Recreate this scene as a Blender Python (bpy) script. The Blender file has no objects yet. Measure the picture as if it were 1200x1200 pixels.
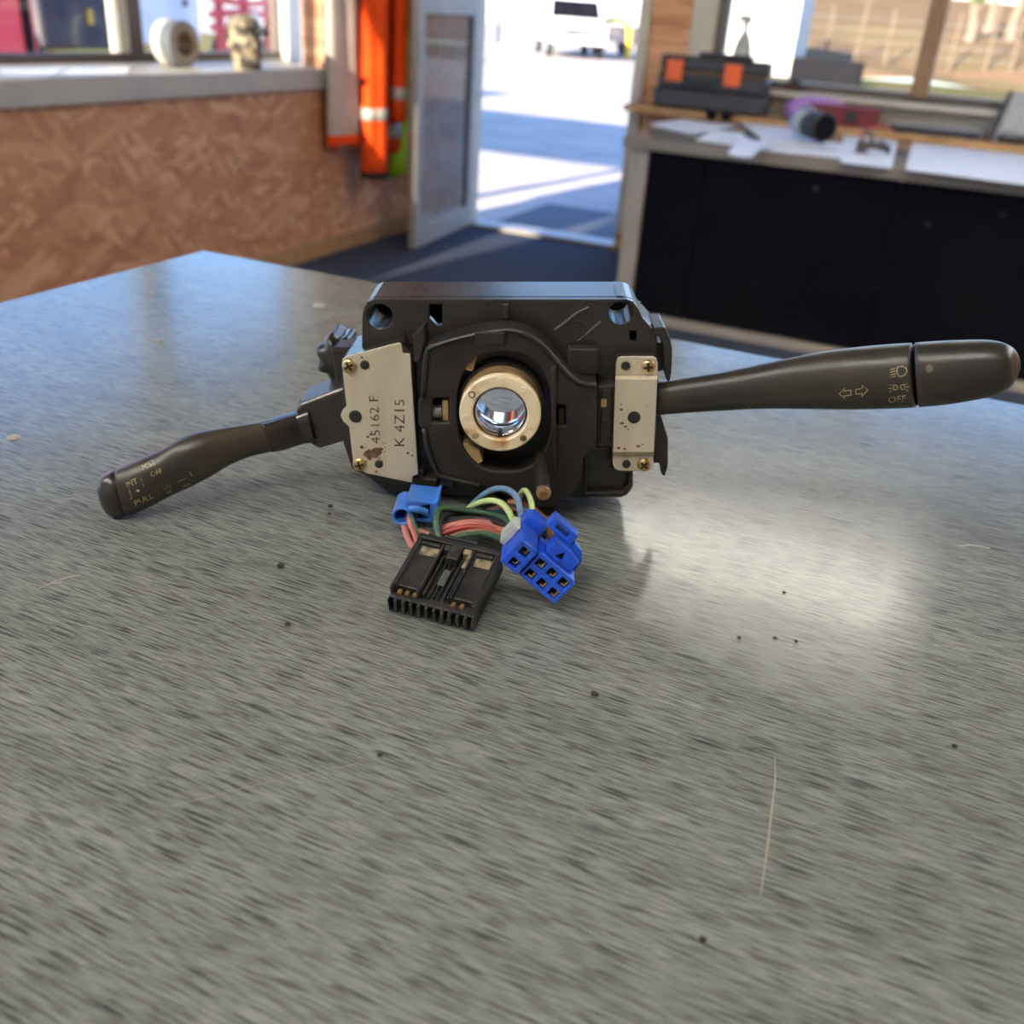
import bpy, bmesh, math, random
import numpy as np
from mathutils import Vector, Matrix
from mathutils.bvhtree import BVHTree

random.seed(7)
sc = bpy.context.scene
col = sc.collection

# ------------------------------------------------------------------ camera
H = 1.18                      # eye height above the floor
T = H - 0.196                 # table top height
FPX = 1143.0                  # focal length in pixels of a 1200 px frame
PITCH, ROLL, YAW = math.radians(27.2), math.radians(4.2), math.radians(22.5)
UP = Vector((0, 0, 1))
HEAD = Vector((-math.sin(YAW), math.cos(YAW), 0))
RT0 = Vector((math.cos(YAW), math.sin(YAW), 0))
CF = math.cos(PITCH) * HEAD - math.sin(PITCH) * UP
CU0 = math.sin(PITCH) * HEAD + math.cos(PITCH) * UP
CR = math.cos(ROLL) * RT0 + math.sin(ROLL) * CU0
CU = -math.sin(ROLL) * RT0 + math.cos(ROLL) * CU0
CAM = Vector((0, 0, H))
cd = bpy.data.cameras.new('camera')
cam = bpy.data.objects.new('camera', cd)
col.objects.link(cam)
M = Matrix((CR, CU, -CF)).transposed().to_4x4()
M.translation = CAM
cam.matrix_world = M
cd.sensor_width = 36
cd.lens = FPX / 1200 * 36
cd.clip_start = 0.01
cd.clip_end = 500
cd.dof.use_dof = True
cd.dof.focus_distance = 0.37
cd.dof.aperture_fstop = 11.5
sc.camera = cam

# ------------------------------------------------------------------ sky, sun, exposure
SUN_AZ, SUN_EL = math.radians(9), math.radians(18)   # light travels along +Y, a little towards +X
wd = bpy.data.worlds.new('world')
sc.world = wd
wd.use_nodes = True
nt = wd.node_tree
nt.nodes.clear()
sky = nt.nodes.new('ShaderNodeTexSky')
sky.sky_type = 'NISHITA'
sky.sun_disc = False
sky.sun_elevation = SUN_EL
sky.sun_rotation = math.pi + SUN_AZ
sky.dust_density = 0.5
sky.ozone_density = 2.0
bg = nt.nodes.new('ShaderNodeBackground')
bg.inputs['Strength'].default_value = 0.35
wo = nt.nodes.new('ShaderNodeOutputWorld')
tint = nt.nodes.new('ShaderNodeMix')
tint.data_type = 'RGBA'
tint.blend_type = 'MULTIPLY'
tint.inputs[0].default_value = 1.0
tint.inputs[7].default_value = (0.72, 0.88, 1.22, 1)
nt.links.new(sky.outputs[0], tint.inputs[6])
nt.links.new(tint.outputs[2], bg.inputs[0])
nt.links.new(bg.outputs[0], wo.inputs[0])
sl = bpy.data.lights.new('sun', 'SUN')
sl.energy = 14.0
sl.angle = math.radians(0.6)
sl.color = (1.0, 0.86, 0.68)
so = bpy.data.objects.new('sun', sl)
col.objects.link(so)
sd = Vector((math.sin(SUN_AZ) * math.cos(SUN_EL), math.cos(SUN_AZ) * math.cos(SUN_EL), -math.sin(SUN_EL)))
so.rotation_euler = sd.to_track_quat('-Z', 'Y').to_euler()
so.location = (0, -6, 5)
FILL_LAMP, LAMP_FAR = 54.0, 20.0   # emission of the added fill tubes and of the far batten
sc.view_settings.view_transform = 'Standard'
sc.view_settings.look = 'None'
sc.view_settings.gamma = 1
sc.view_settings.use_curve_mapping = False
sc.view_settings.exposure = 0.8
sc.cycles.use_denoising = True
sc.cycles.max_bounces = 8
sc.cycles.transparent_max_bounces = 12
sc.cycles.caustics_reflective = False
sc.cycles.caustics_refractive = False


# ------------------------------------------------------------------ measuring helpers (photo pixel + a known plane -> point)
def ray(x, y):
    return CF + CR * ((x - 600) / FPX) - CU * ((y - 600) / FPX)


def onz(x, y, z):
    r = ray(x, y)
    return CAM + r * ((z - H) / r.z)


def onY(x, y, Y):
    r = ray(x, y)
    return CAM + r * (Y / r.y)


def onX(x, y, X):
    r = ray(x, y)
    return CAM + r * (X / r.x)


# ------------------------------------------------------------------ materials
def lin(c):
    return tuple(((v / 255) / 12.92 if v / 255 <= 0.04045 else ((v / 255 + 0.055) / 1.055) ** 2.4) for v in c)


def ramp(n, stops):
    e = n.color_ramp.elements
    while len(e) > 1:
        e.remove(e[-1])
    e[0].position, e[0].color = stops[0][0], (*stops[0][1], 1)
    for p, c in stops[1:]:
        q = e.new(p)
        q.color = (*c, 1)


def mat(name, c, rough=0.5, metal=0.0, c2=None, scale=40.0, stretch=(1, 1, 1), bump=0.0, bscale=None, lo=0.4, hi=0.65,
        emit=0.0, spec=0.5, detail=4.0, rvar=0.0):
    m = bpy.data.materials.new(name)
    m.use_nodes = True
    t = m.node_tree
    b = t.nodes['Principled BSDF']
    b.inputs['Base Color'].default_value = (*c, 1)
    b.inputs['Roughness'].default_value = rough
    b.inputs['Metallic'].default_value = metal
    b.inputs['Specular IOR Level'].default_value = spec
    if emit:
        b.inputs['Emission Color'].default_value = (*c, 1)
        b.inputs['Emission Strength'].default_value = emit
    tc = t.nodes.new('ShaderNodeTexCoord')
    mp = t.nodes.new('ShaderNodeMapping')
    mp.inputs['Scale'].default_value = stretch
    t.links.new(tc.outputs['Object'], mp.inputs[0])
    n = t.nodes.new('ShaderNodeTexNoise')
    n.inputs['Scale'].default_value = scale
    n.inputs['Detail'].default_value = detail
    t.links.new(mp.outputs[0], n.inputs[0])
    if c2 is None:
        c2 = tuple(v * 0.86 for v in c)
    r = t.nodes.new('ShaderNodeValToRGB')
    ramp(r, [(lo, c), (hi, c2)])
    t.links.new(n.outputs[0], r.inputs[0])
    t.links.new(r.outputs[0], b.inputs['Base Color'])
    if rvar:
        mr = t.nodes.new('ShaderNodeMapRange')
        mr.inputs[3].default_value = max(0.02, rough - rvar)
        mr.inputs[4].default_value = min(1, rough + rvar)
        t.links.new(n.outputs[0], mr.inputs[0])
        t.links.new(mr.outputs[0], b.inputs['Roughness'])
    if bump:
        n2 = t.nodes.new('ShaderNodeTexNoise')
        n2.inputs['Scale'].default_value = bscale or scale * 4
        n2.inputs['Detail'].default_value = 3
        t.links.new(mp.outputs[0], n2.inputs[0])
        bp = t.nodes.new('ShaderNodeBump')
        bp.inputs['Strength'].default_value = bump
        bp.inputs['Distance'].default_value = 0.001
        t.links.new(n2.outputs[0], bp.inputs['Height'])
        t.links.new(bp.outputs[0], b.inputs['Normal'])
    return m


def glass_mat(name, tint=(0.95, 0.97, 0.96), ior=1.45, dirt=0.0):
    m = bpy.data.materials.new(name)
    m.use_nodes = True
    t = m.node_tree
    t.nodes.clear()
    o = t.nodes.new('ShaderNodeOutputMaterial')
    tr = t.nodes.new('ShaderNodeBsdfTransparent')
    tr.inputs[0].default_value = (*tint, 1)
    gl = t.nodes.new('ShaderNodeBsdfGlossy')
    gl.inputs['Roughness'].default_value = 0.02
    lw = t.nodes.new('ShaderNodeLayerWeight')
    lw.inputs[0].default_value = 0.5
    pw = t.nodes.new('ShaderNodeMath')
    pw.operation = 'POWER'
    pw.inputs[1].default_value = 5.0
    t.links.new(lw.outputs['Facing'], pw.inputs[0])
    fr = t.nodes.new('ShaderNodeMath')
    fr.operation = 'MULTIPLY_ADD'
    fr.inputs[1].default_value = 0.55
    fr.inputs[2].default_value = 0.03
    t.links.new(pw.outputs[0], fr.inputs[0])
    mx = t.nodes.new('ShaderNodeMixShader')
    t.links.new(fr.outputs[0], mx.inputs[0])
    t.links.new(tr.outputs[0], mx.inputs[1])
    t.links.new(gl.outputs[0], mx.inputs[2])
    last = mx
    if dirt:
        df = t.nodes.new('ShaderNodeBsdfDiffuse')
        df.inputs[0].default_value = (0.8, 0.76, 0.7, 1)
        tc = t.nodes.new('ShaderNodeTexCoord')
        n = t.nodes.new('ShaderNodeTexNoise')
        n.inputs['Scale'].default_value = 6
        t.links.new(tc.outputs['Object'], n.inputs[0])
        ml = t.nodes.new('ShaderNodeMath')
        ml.operation = 'MULTIPLY'
        ml.inputs[1].default_value = dirt * 2
        t.links.new(n.outputs[0], ml.inputs[0])
        m2 = t.nodes.new('ShaderNodeMixShader')
        t.links.new(ml.outputs[0], m2.inputs[0])
        t.links.new(mx.outputs[0], m2.inputs[1])
        t.links.new(df.outputs[0], m2.inputs[2])
        last = m2
    t.links.new(last.outputs[0], o.inputs[0])
    return m


def table_mat():
    """grey wood-print laminate: fine dark strokes running along X, soft gloss"""
    m = bpy.data.materials.new('grey_grain_laminate')
    m.use_nodes = True
    t = m.node_tree
    b = t.nodes['Principled BSDF']
    tc = t.nodes.new('ShaderNodeTexCoord')

    def streak(sx, sy, stops, dist=0.0):
        mp = t.nodes.new('ShaderNodeMapping')
        mp.inputs['Scale'].default_value = (sx, sy, 1)
        t.links.new(tc.outputs['Object'], mp.inputs[0])
        n = t.nodes.new('ShaderNodeTexNoise')
        n.inputs['Scale'].default_value = 1
        n.inputs['Detail'].default_value = 2.5
        n.inputs['Distortion'].default_value = dist
        t.links.new(mp.outputs[0], n.inputs[0])
        r = t.nodes.new('ShaderNodeValToRGB')
        ramp(r, stops)
        t.links.new(n.outputs[0], r.inputs[0])
        return r
    base = streak(10, 60, [(0.3, (0.200, 0.208, 0.184)), (0.7, (0.262, 0.270, 0.238))])
    s1 = streak(62, 1800, [(0.41, (0.12, 0.13, 0.15)), (0.465, (1, 1, 1))], 0.0)
    s2 = streak(110, 3000, [(0.41, (0.35, 0.36, 0.38)), (0.55, (1, 1, 1))])
    s3 = streak(70, 1700, [(0.50, (1, 1, 1)), (0.68, (1.25, 1.25, 1.2))])
    cur = base
    for s, fac in ((s1, 0.75), (s2, 0.7), (s3, 0.6)):
        x = t.nodes.new('ShaderNodeMix')
        x.data_type = 'RGBA'
        x.blend_type = 'MULTIPLY'
        x.inputs[0].default_value = fac
        t.links.new(cur.outputs[2 if cur.bl_idname == 'ShaderNodeMix' else 0], x.inputs[6])
        t.links.new(s.outputs[0], x.inputs[7])
        cur = x
    t.links.new(cur.outputs[2], b.inputs['Base Color'])
    b.inputs['Roughness'].default_value = 0.17
    bp = t.nodes.new('ShaderNodeBump')
    bp.inputs['Strength'].default_value = 0.05
    bp.inputs['Distance'].default_value = 0.0005
    t.links.new(s1.outputs[0], bp.inputs['Height'])
    t.links.new(bp.outputs[0], b.inputs['Normal'])
    return m


def osb_mat():
    """oriented strand board: overlapping wood flakes of many browns"""
    m = bpy.data.materials.new('strand_board')
    m.use_nodes = True
    t = m.node_tree
    b = t.nodes['Principled BSDF']
    tc = t.nodes.new('ShaderNodeTexCoord')
    nz = t.nodes.new('ShaderNodeTexNoise')
    nz.inputs['Scale'].default_value = 9
    t.links.new(tc.outputs['Object'], nz.inputs[0])
    cols = []
    for rx, sc_ in (((-0.15, 0, 0), (1, 7, 32)), ((-0.9, 0, 0), (1, 8, 32)), ((0.45, 0, 0), (1, 8, 30))):
        mp = t.nodes.new('ShaderNodeMapping')
        mp.vector_type = 'TEXTURE'
        mp.inputs['Rotation'].default_value = rx
        mp.inputs['Scale'].default_value = (1, 1 / sc_[1], 1 / sc_[2])
        ad = t.nodes.new('ShaderNodeVectorMath')
        ad.operation = 'MULTIPLY_ADD'
        ad.inputs[1].default_value = (0, 0.05, 0.03)
        t.links.new(nz.outputs['Color'], ad.inputs[0])
        t.links.new(tc.outputs['Object'], ad.inputs[2])
        t.links.new(ad.outputs[0], mp.inputs[0])
        v = t.nodes.new('ShaderNodeTexVoronoi')
        v.inputs['Scale'].default_value = 1.0
        t.links.new(mp.outputs[0], v.inputs[0])
        cols.append(v)
    r1 = t.nodes.new('ShaderNodeValToRGB')
    ramp(r1, [(0.0, (0.45, 0.185, 0.082)), (0.35, (0.54, 0.245, 0.112)), (0.7, (0.62, 0.30, 0.145)), (1.0, (0.72, 0.40, 0.22))])
    sep = [t.nodes.new('ShaderNodeSeparateColor') for _ in cols]
    for s, v in zip(sep, cols):
        t.links.new(v.outputs['Color'], s.inputs[0])
    a = t.nodes.new('ShaderNodeMath')
    a.operation = 'GREATER_THAN'
    a.inputs[1].default_value = 0.55
    t.links.new(sep[0].outputs[1], a.inputs[0])
    mxa = t.nodes.new('ShaderNodeMix')
    t.links.new(a.outputs[0], mxa.inputs[0])
    t.links.new(sep[1].outputs[0], mxa.inputs[2])
    t.links.new(sep[0].outputs[0], mxa.inputs[3])
    a2 = t.nodes.new('ShaderNodeMath')
    a2.operation = 'GREATER_THAN'
    a2.inputs[1].default_value = 0.62
    t.links.new(sep[2].outputs[1], a2.inputs[0])
    mxb = t.nodes.new('ShaderNodeMix')
    t.links.new(a2.outputs[0], mxb.inputs[0])
    t.links.new(mxa.outputs[0], mxb.inputs[2])
    t.links.new(sep[2].outputs[0], mxb.inputs[3])
    t.links.new(mxb.outputs[0], r1.inputs[0])
    t.links.new(r1.outputs[0], b.inputs['Base Color'])
    b.inputs['Roughness'].default_value = 0.6
    bp = t.nodes.new('ShaderNodeBump')
    bp.inputs['Strength'].default_value = 0.3
    bp.inputs['Distance'].default_value = 0.002
    t.links.new(mxb.outputs[0], bp.inputs['Height'])
    t.links.new(bp.outputs[0], b.inputs['Normal'])
    return m


MT = {}
MT['table'] = table_mat()
MT['osb'] = osb_mat()
MT['black'] = mat('dusty_black_plastic', (0.016, 0.013, 0.011), 0.28, c2=(0.032, 0.026, 0.022), scale=60, bump=0.04, bscale=2500, rvar=0.02, lo=0.35, hi=0.75, spec=0.7)
MT['cover'] = mat('worn_black_cover_plastic', (0.016, 0.0135, 0.012), 0.42, c2=(0.036, 0.030, 0.025), scale=60, bump=0.08, bscale=2500, rvar=0.03, lo=0.4, hi=0.8)
MT['stalk'] = mat('satin_stalk_plastic', (0.026, 0.023, 0.018), 0.36, c2=(0.052, 0.040, 0.028), scale=32, bump=0.05, bscale=2500, rvar=0.07)
MT['edge'] = mat('rubbed_plastic_edge', (0.10, 0.085, 0.07), 0.5, scale=120)
MT['plate'] = mat('dull_zinc_plate', (0.70, 0.61, 0.46), 0.45, 0.25, c2=(0.50, 0.41, 0.28), scale=28, stretch=(2.5, 0.6, 1), bump=0.05, bscale=900, lo=0.42, hi=0.85)
MT['brass'] = mat('yellow_zinc_screw', (0.72, 0.58, 0.30), 0.28, 0.9, c2=(0.5, 0.36, 0.16), scale=300)
MT['recess'] = mat('shaded_recess', (0.06, 0.03, 0.012), 0.5, 0.3, scale=300)
MT['rust'] = mat('brown_rust', (0.10, 0.05, 0.028), 0.8, c2=(0.2, 0.12, 0.07), scale=500)
MT['ink'] = mat('stamped_ink', (0.05, 0.042, 0.032), 0.6, c2=(0.19, 0.15, 0.10), scale=260, lo=0.45, hi=0.6)
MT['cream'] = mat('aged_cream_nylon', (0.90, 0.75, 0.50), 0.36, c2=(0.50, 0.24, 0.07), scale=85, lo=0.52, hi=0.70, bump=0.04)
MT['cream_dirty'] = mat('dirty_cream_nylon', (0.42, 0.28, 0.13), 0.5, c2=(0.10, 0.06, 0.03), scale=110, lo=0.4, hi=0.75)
MT['chrome'] = mat('polished_steel', (0.85, 0.86, 0.90), 0.12, 1.0, scale=60, c2=(0.75, 0.77, 0.82))
MT['steel'] = mat('spring_steel', (0.5, 0.48, 0.45), 0.35, 1.0, scale=100)
MT['gold_print'] = mat('faded_yellow_print', (0.48, 0.38, 0.20), 0.6, c2=(0.11, 0.088, 0.05), scale=380, lo=0.45, hi=0.68)
MT['dull_dot'] = mat('dull_index_paint', (0.16, 0.135, 0.085), 0.6, scale=300)
MT['blue'] = mat('royal_blue_nylon', (0.012, 0.085, 0.60), 0.35, c2=(0.02, 0.075, 0.45), scale=130)
MT['sky_blue'] = mat('mid_blue_nylon', (0.045, 0.20, 0.66), 0.35, c2=(0.06, 0.17, 0.5), scale=130)
MT['conn_black'] = mat('black_connector_nylon', (0.016, 0.016, 0.017), 0.42, c2=(0.035, 0.033, 0.03), scale=150, bump=0.1, bscale=1500)
MT['smoke'] = mat('smoky_clear_plastic', (0.10, 0.11, 0.10), 0.2, scale=200)
MT['dust'] = mat('tan_dust', (0.30, 0.23, 0.13), 0.9, c2=(0.10, 0.08, 0.055), scale=350, lo=0.42, hi=0.62)
MT['copper'] = mat('copper_terminal', (0.75, 0.5, 0.22), 0.35, 0.9, scale=300)
for nm, c in dict(lime=(0.55, 0.66, 0.27), slate=(0.13, 0.23, 0.36), wgreen=(0.045, 0.11, 0.055), wblack=(0.02, 0.02, 0.02),
                  wred=(0.42, 0.05, 0.04), pink=(0.55, 0.19, 0.15), brown=(0.27, 0.11, 0.065), teal=(0.05, 0.17, 0.24), grey=(0.5, 0.52, 0.47)).items():
    MT[nm] = mat('wire_' + nm, c, 0.42, c2=tuple(v * 0.55 for v in c), scale=120, lo=0.45, hi=0.8)
MT['scratch'] = mat('pale_scratch', (0.36, 0.30, 0.23), 0.6, scale=300)
MT['grit'] = mat('dark_grit', (0.03, 0.025, 0.02), 0.8, scale=300)
MT['drip'] = mat('pale_dried_drip', (0.36, 0.34, 0.30), 0.35, scale=200)
MT['trim'] = mat('cream_trim_paint', (0.55, 0.50, 0.41), 0.5, c2=(0.48, 0.43, 0.35), scale=6)
MT['sillpaint'] = mat('warm_grey_sill_paint', (0.50, 0.45, 0.38), 0.5, c2=(0.44, 0.39, 0.33), scale=5)
MT['white'] = mat('white_paint', (0.78, 0.77, 0.73), 0.5, c2=(0.72, 0.71, 0.67), scale=4)
MT['ceil_dark'] = mat('darkened_ceiling_board', (0.26, 0.23, 0.19), 0.8, scale=3)
MT['pine'] = mat('pine_timber', (0.48, 0.28, 0.12), 0.5, c2=(0.36, 0.19, 0.075), scale=8, stretch=(1, 12, 1))
MT['mullion'] = mat('brown_window_timber', (0.27, 0.155, 0.075), 0.55, c2=(0.19, 0.10, 0.05), scale=10, stretch=(12, 12, 1))
MT['frame_dark'] = mat('dark_bronze_frame', (0.10, 0.075, 0.06), 0.45, scale=10)
MT['door_alu'] = mat('taupe_door_paint', (0.34, 0.305, 0.275), 0.45, scale=10)
MT['alu'] = mat('silver_aluminium', (0.55, 0.54, 0.53), 0.38, 0.7, scale=10)
MT['alu_dark'] = mat('dark_gasket', (0.04, 0.036, 0.035), 0.5, scale=10)
MT['carpet'] = mat('blue_grey_carpet', (0.045, 0.055, 0.085), 0.95, c2=(0.075, 0.085, 0.115), scale=60, bump=0.5, bscale=400, spec=0.1)
MT['mat_out'] = mat('ribbed_rubber_mat', (0.07, 0.085, 0.11), 0.9, c2=(0.11, 0.125, 0.15), scale=30, bump=0.5, bscale=300)
MT['concrete'] = mat('pale_concrete', (0.46, 0.40, 0.35), 0.9, c2=(0.36, 0.32, 0.285), scale=1.5, detail=8)
MT['drygrass'] = mat('dry_field', (0.22, 0.132, 0.080), 1.0, c2=(0.165, 0.122, 0.064), scale=0.4, stretch=(0.4, 1.6, 1), detail=8, spec=0.0, lo=0.4, hi=0.62)
MT['grass'] = mat('green_grass', (0.13, 0.125, 0.045), 1.0, c2=(0.18, 0.13, 0.065), scale=0.6, spec=0.0)
MT['glass'] = glass_mat('window_glass')
MT['glass_dirty'] = glass_mat('dusty_door_glass', (0.86, 0.86, 0.87), dirt=0.16)
MT['desk'] = mat('taupe_laminate', (0.29, 0.25, 0.21), 0.10, c2=(0.24, 0.21, 0.175), scale=5)
MT['deskside'] = mat('beige_panel', (0.46, 0.40, 0.33), 0.5, scale=5)
MT['navy'] = mat('near_black_panel', (0.006, 0.0055, 0.009), 0.6, c2=(0.009, 0.008, 0.010), scale=3, spec=0.05)
MT['orange'] = mat('hi_vis_orange', (0.86, 0.085, 0.008), 0.7, c2=(0.72, 0.06, 0.006), scale=8, spec=0.15)
MT['vest_white'] = mat('greyish_white_lining', (0.55, 0.47, 0.41), 0.8, scale=8)
MT['lime_fabric'] = mat('hi_vis_lime', (0.42, 0.62, 0.02), 0.7, scale=8, spec=0.15)
MT['silver_tape'] = mat('silver_reflective_tape', (0.52, 0.50, 0.47), 0.4, 0.2, scale=10)
MT['darkcloth'] = mat('black_cloth', (0.02, 0.018, 0.016), 0.9, scale=10)
MT['case'] = mat('charcoal_case_plastic', (0.028, 0.027, 0.034), 0.5, c2=(0.04, 0.037, 0.045), scale=20)
MT['case_orange'] = mat('orange_latch_plastic', (0.83, 0.13, 0.02), 0.45, scale=20)
MT['tan_seam'] = mat('tan_seam', (0.22, 0.12, 0.05), 0.5, scale=20)
MT['paper'] = mat('white_paper', (0.78, 0.79, 0.80), 0.7, c2=(0.72, 0.74, 0.77), scale=6)
MT['paper_print'] = mat('printed_paper', (0.74, 0.76, 0.82), 0.7, c2=(0.50, 0.53, 0.66), scale=25, stretch=(1, 6, 1), lo=0.5, hi=0.6)
MT['purple'] = mat('lilac_plastic', (0.42, 0.22, 0.58), 0.5, c2=(0.36, 0.18, 0.5), scale=20)
MT['redbox'] = mat('dark_red_plastic', (0.17, 0.012, 0.016), 0.45, scale=20)
MT['rubber'] = mat('black_rubber', (0.018, 0.018, 0.02), 0.5, scale=20)
MT['grey_dev'] = mat('grey_device_shell', (0.34, 0.36, 0.38), 0.45, c2=(0.29, 0.31, 0.33), scale=20)
MT['bottle'] = mat('cloudy_white_plastic', (0.42, 0.44, 0.43), 0.4, scale=20)
MT['bottle_blue'] = mat('blue_collar', (0.03, 0.06, 0.2), 0.4, scale=20)
MT['van_white'] = mat('white_car_paint', (0.70, 0.73, 0.80), 0.3, scale=2)
MT['car_red'] = mat('red_car_paint', (0.85, 0.06, 0.08), 0.35, scale=2)
MT['car_dark'] = mat('dark_vehicle_side', (0.045, 0.045, 0.065), 0.45, c2=(0.10, 0.09, 0.10), scale=2, spec=0.1)
MT['yellow'] = mat('yellow_paint', (0.80, 0.50, 0.03), 0.5, scale=5)
MT['shed'] = mat('white_container_steel', (0.58, 0.54, 0.51), 0.6, scale=2)
MT['bark'] = mat('pale_bark', (0.21, 0.15, 0.11), 0.9, scale=5)
MT['leaf'] = mat('olive_leaf', (0.13, 0.20, 0.05), 0.8, scale=4)
MT['wood_out'] = mat('weathered_post', (0.17, 0.115, 0.075), 0.9, scale=5)
MT['lamp_white'] = mat('lamp_housing', (0.8, 0.8, 0.8), 0.5, scale=5)
MT['tube'] = mat('added_fill_tube', (1.0, 0.97, 0.90), 0.5, c2=(1.0, 0.97, 0.90), emit=FILL_LAMP)
MT['tube_far'] = mat('lit_far_fluorescent_tube', (1.0, 0.96, 0.86), 0.5, c2=(1.0, 0.96, 0.86), emit=LAMP_FAR)  # dimmer emission, set by the reflected patch on the counter
MT['tyre'] = mat('tyre_rubber', (0.03, 0.03, 0.03), 0.8, scale=10)
MT['tape'] = mat('cream_masking_tape', (0.72, 0.68, 0.58), 0.6, scale=20)
MT['tape_side'] = mat('tape_roll_side', (0.30, 0.27, 0.23), 0.7, scale=20)
MT['mottled'] = mat('mottled_oily_casting', (0.40, 0.32, 0.20), 0.7, c2=(0.05, 0.04, 0.04), scale=22, lo=0.42, hi=0.58)


# ------------------------------------------------------------------ mesh helpers
def mk(name, bm, m, parent=None, smooth=False, bevel=0.0, seg=2, auto=None):
    bmesh.ops.recalc_face_normals(bm, faces=bm.faces[:])
    me = bpy.data.meshes.new(name)
    bm.to_mesh(me)
    bm.free()
    if m is not None:
        me.materials.append(MT[m] if isinstance(m, str) else m)
    if smooth:
        for p in me.polygons:
            p.use_smooth = True
    o = bpy.data.objects.new(name, me)
    col.objects.link(o)
    if parent is not None:
        o.parent = parent
    if bevel:
        b = o.modifiers.new('bevel', 'BEVEL')
        b.width = bevel
        b.segments = seg
        b.limit_method = 'ANGLE'
        b.angle_limit = math.radians(35)
    return o


def tag(o, label=None, cat=None, group=None, kind=None):
    if label:
        o['label'] = label
    if cat:
        o['category'] = cat
    if group:
        o['group'] = group
    if kind:
        o['kind'] = kind
    return o


def thing(name, label, cat, loc=(0, 0, 0), rz=0.0, group=None):
    o = bpy.data.objects.new(name, None)
    col.objects.link(o)
    o.empty_display_size = 0.02
    o.location = loc
    o.rotation_euler = (0, 0, rz)
    return tag(o, label, cat, group)


def struct(name, bm, m, parent=None, **k):
    o = mk(name, bm, m, parent, **k)
    if parent is None:
        o['kind'] = 'structure'
    return o


def B():
    return bmesh.new()


def box(bm, x0, x1, y0, y1, z0, z1):
    vs = [bm.verts.new((x, y, z)) for x in (x0, x1) for y in (y0, y1) for z in (z0, z1)]
    for f in ((0, 1, 3, 2), (4, 6, 7, 5), (0, 4, 5, 1), (2, 3, 7, 6), (0, 2, 6, 4), (1, 5, 7, 3)):
        bm.faces.new([vs[i] for i in f])
    return bm


def bx(*a):
    return box(B(), *a)


def hexa(bm, pts):
    """box from 8 points: bottom ring then top ring"""
    v = [bm.verts.new(p) for p in pts]
    for f in ((0, 1, 2, 3), (4, 5, 6, 7), (0, 1, 5, 4), (1, 2, 6, 5), (2, 3, 7, 6), (3, 0, 4, 7)):
        bm.faces.new([v[i] for i in f])
    return bm


def prism(bm, outer, holes, w0, w1):
    """polygon with holes in the xy plane, extruded from z=w0 to z=w1"""
    edges = []
    for lp in [outer] + list(holes):
        vs = [bm.verts.new((p[0], p[1], w1)) for p in lp]
        for i in range(len(vs)):
            edges.append(bm.edges.new((vs[i], vs[(i + 1) % len(vs)])))
    r = bmesh.ops.triangle_fill(bm, use_beauty=True, use_dissolve=False, edges=edges)
    fs = [g for g in r['geom'] if isinstance(g, bmesh.types.BMFace)]
    e = bmesh.ops.extrude_face_region(bm, geom=fs)
    for g in e['geom']:
        if isinstance(g, bmesh.types.BMVert):
            g.co.z = w0
    return bm


def circ(cx, cy, rx, ry=None, n=28, a0=0.0):
    ry = rx if ry is None else ry
    return [(cx + rx * math.cos(a0 + 2 * math.pi * i / n), cy + ry * math.sin(a0 + 2 * math.pi * i / n)) for i in range(n)]


def loft(bm, rings, cap=True):
    vr = [[bm.verts.new(p) for p in r] for r in rings]
    n = len(vr[0])
    for a, b in zip(vr, vr[1:]):
        for i in range(n):
            bm.faces.new((a[i], a[(i + 1) % n], b[(i + 1) % n], b[i]))
    if cap:
        bm.faces.new(vr[0])
        bm.faces.new(vr[-1])
    return bm


def lathe(bm, prof, o=(0, 0, 0), ax=(0, 0, 1), n=24, cap=True):
    ax = Vector(ax).normalized()
    a = ax.orthogonal().normalized()
    b = ax.cross(a)
    o = Vector(o)
    return loft(bm, [[o + ax * h + (a * math.cos(2 * math.pi * i / n) + b * math.sin(2 * math.pi * i / n)) * r for i in range(n)] for r, h in prof], cap)


def ringtube(bm, ro, ri, h0, h1, o=(0, 0, 0), ax=(0, 0, 1), n=40, ch=0.0):
    """hollow cylinder, closed profile swept round an axis"""
    ax = Vector(ax).normalized()
    a = ax.orthogonal().normalized()
    b = ax.cross(a)
    o = Vector(o)
    pr = [(ri, h0), (ro, h0), (ro, h1 - ch), (ro - ch, h1), (ri + ch, h1), (ri, h1 - ch)] if ch else [(ri, h0), (ro, h0), (ro, h1), (ri, h1)]
    rows = [[bm.verts.new(o + ax * h + (a * math.cos(2 * math.pi * i / n) + b * math.sin(2 * math.pi * i / n)) * r) for r, h in pr] for i in range(n)]
    k = len(pr)
    for i in range(n):
        p, q = rows[i], rows[(i + 1) % n]
        for j in range(k):
            bm.faces.new((p[j], p[(j + 1) % k], q[(j + 1) % k], q[j]))
    return bm


def crom(pts, k=8):
    pts = [Vector(p) for p in pts]
    P = [pts[0] * 2 - pts[1]] + pts + [pts[-1] * 2 - pts[-2]]
    out = []
    for i in range(1, len(P) - 2):
        for s in range(k):
            t = s / k
            a, b, c, d = P[i - 1:i + 3]
            out.append(0.5 * ((2 * b) + (c - a) * t + (2 * a - 5 * b + 4 * c - d) * t * t + (3 * b - a - 3 * c + d) * t ** 3))
    out.append(pts[-1])
    return out


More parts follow.
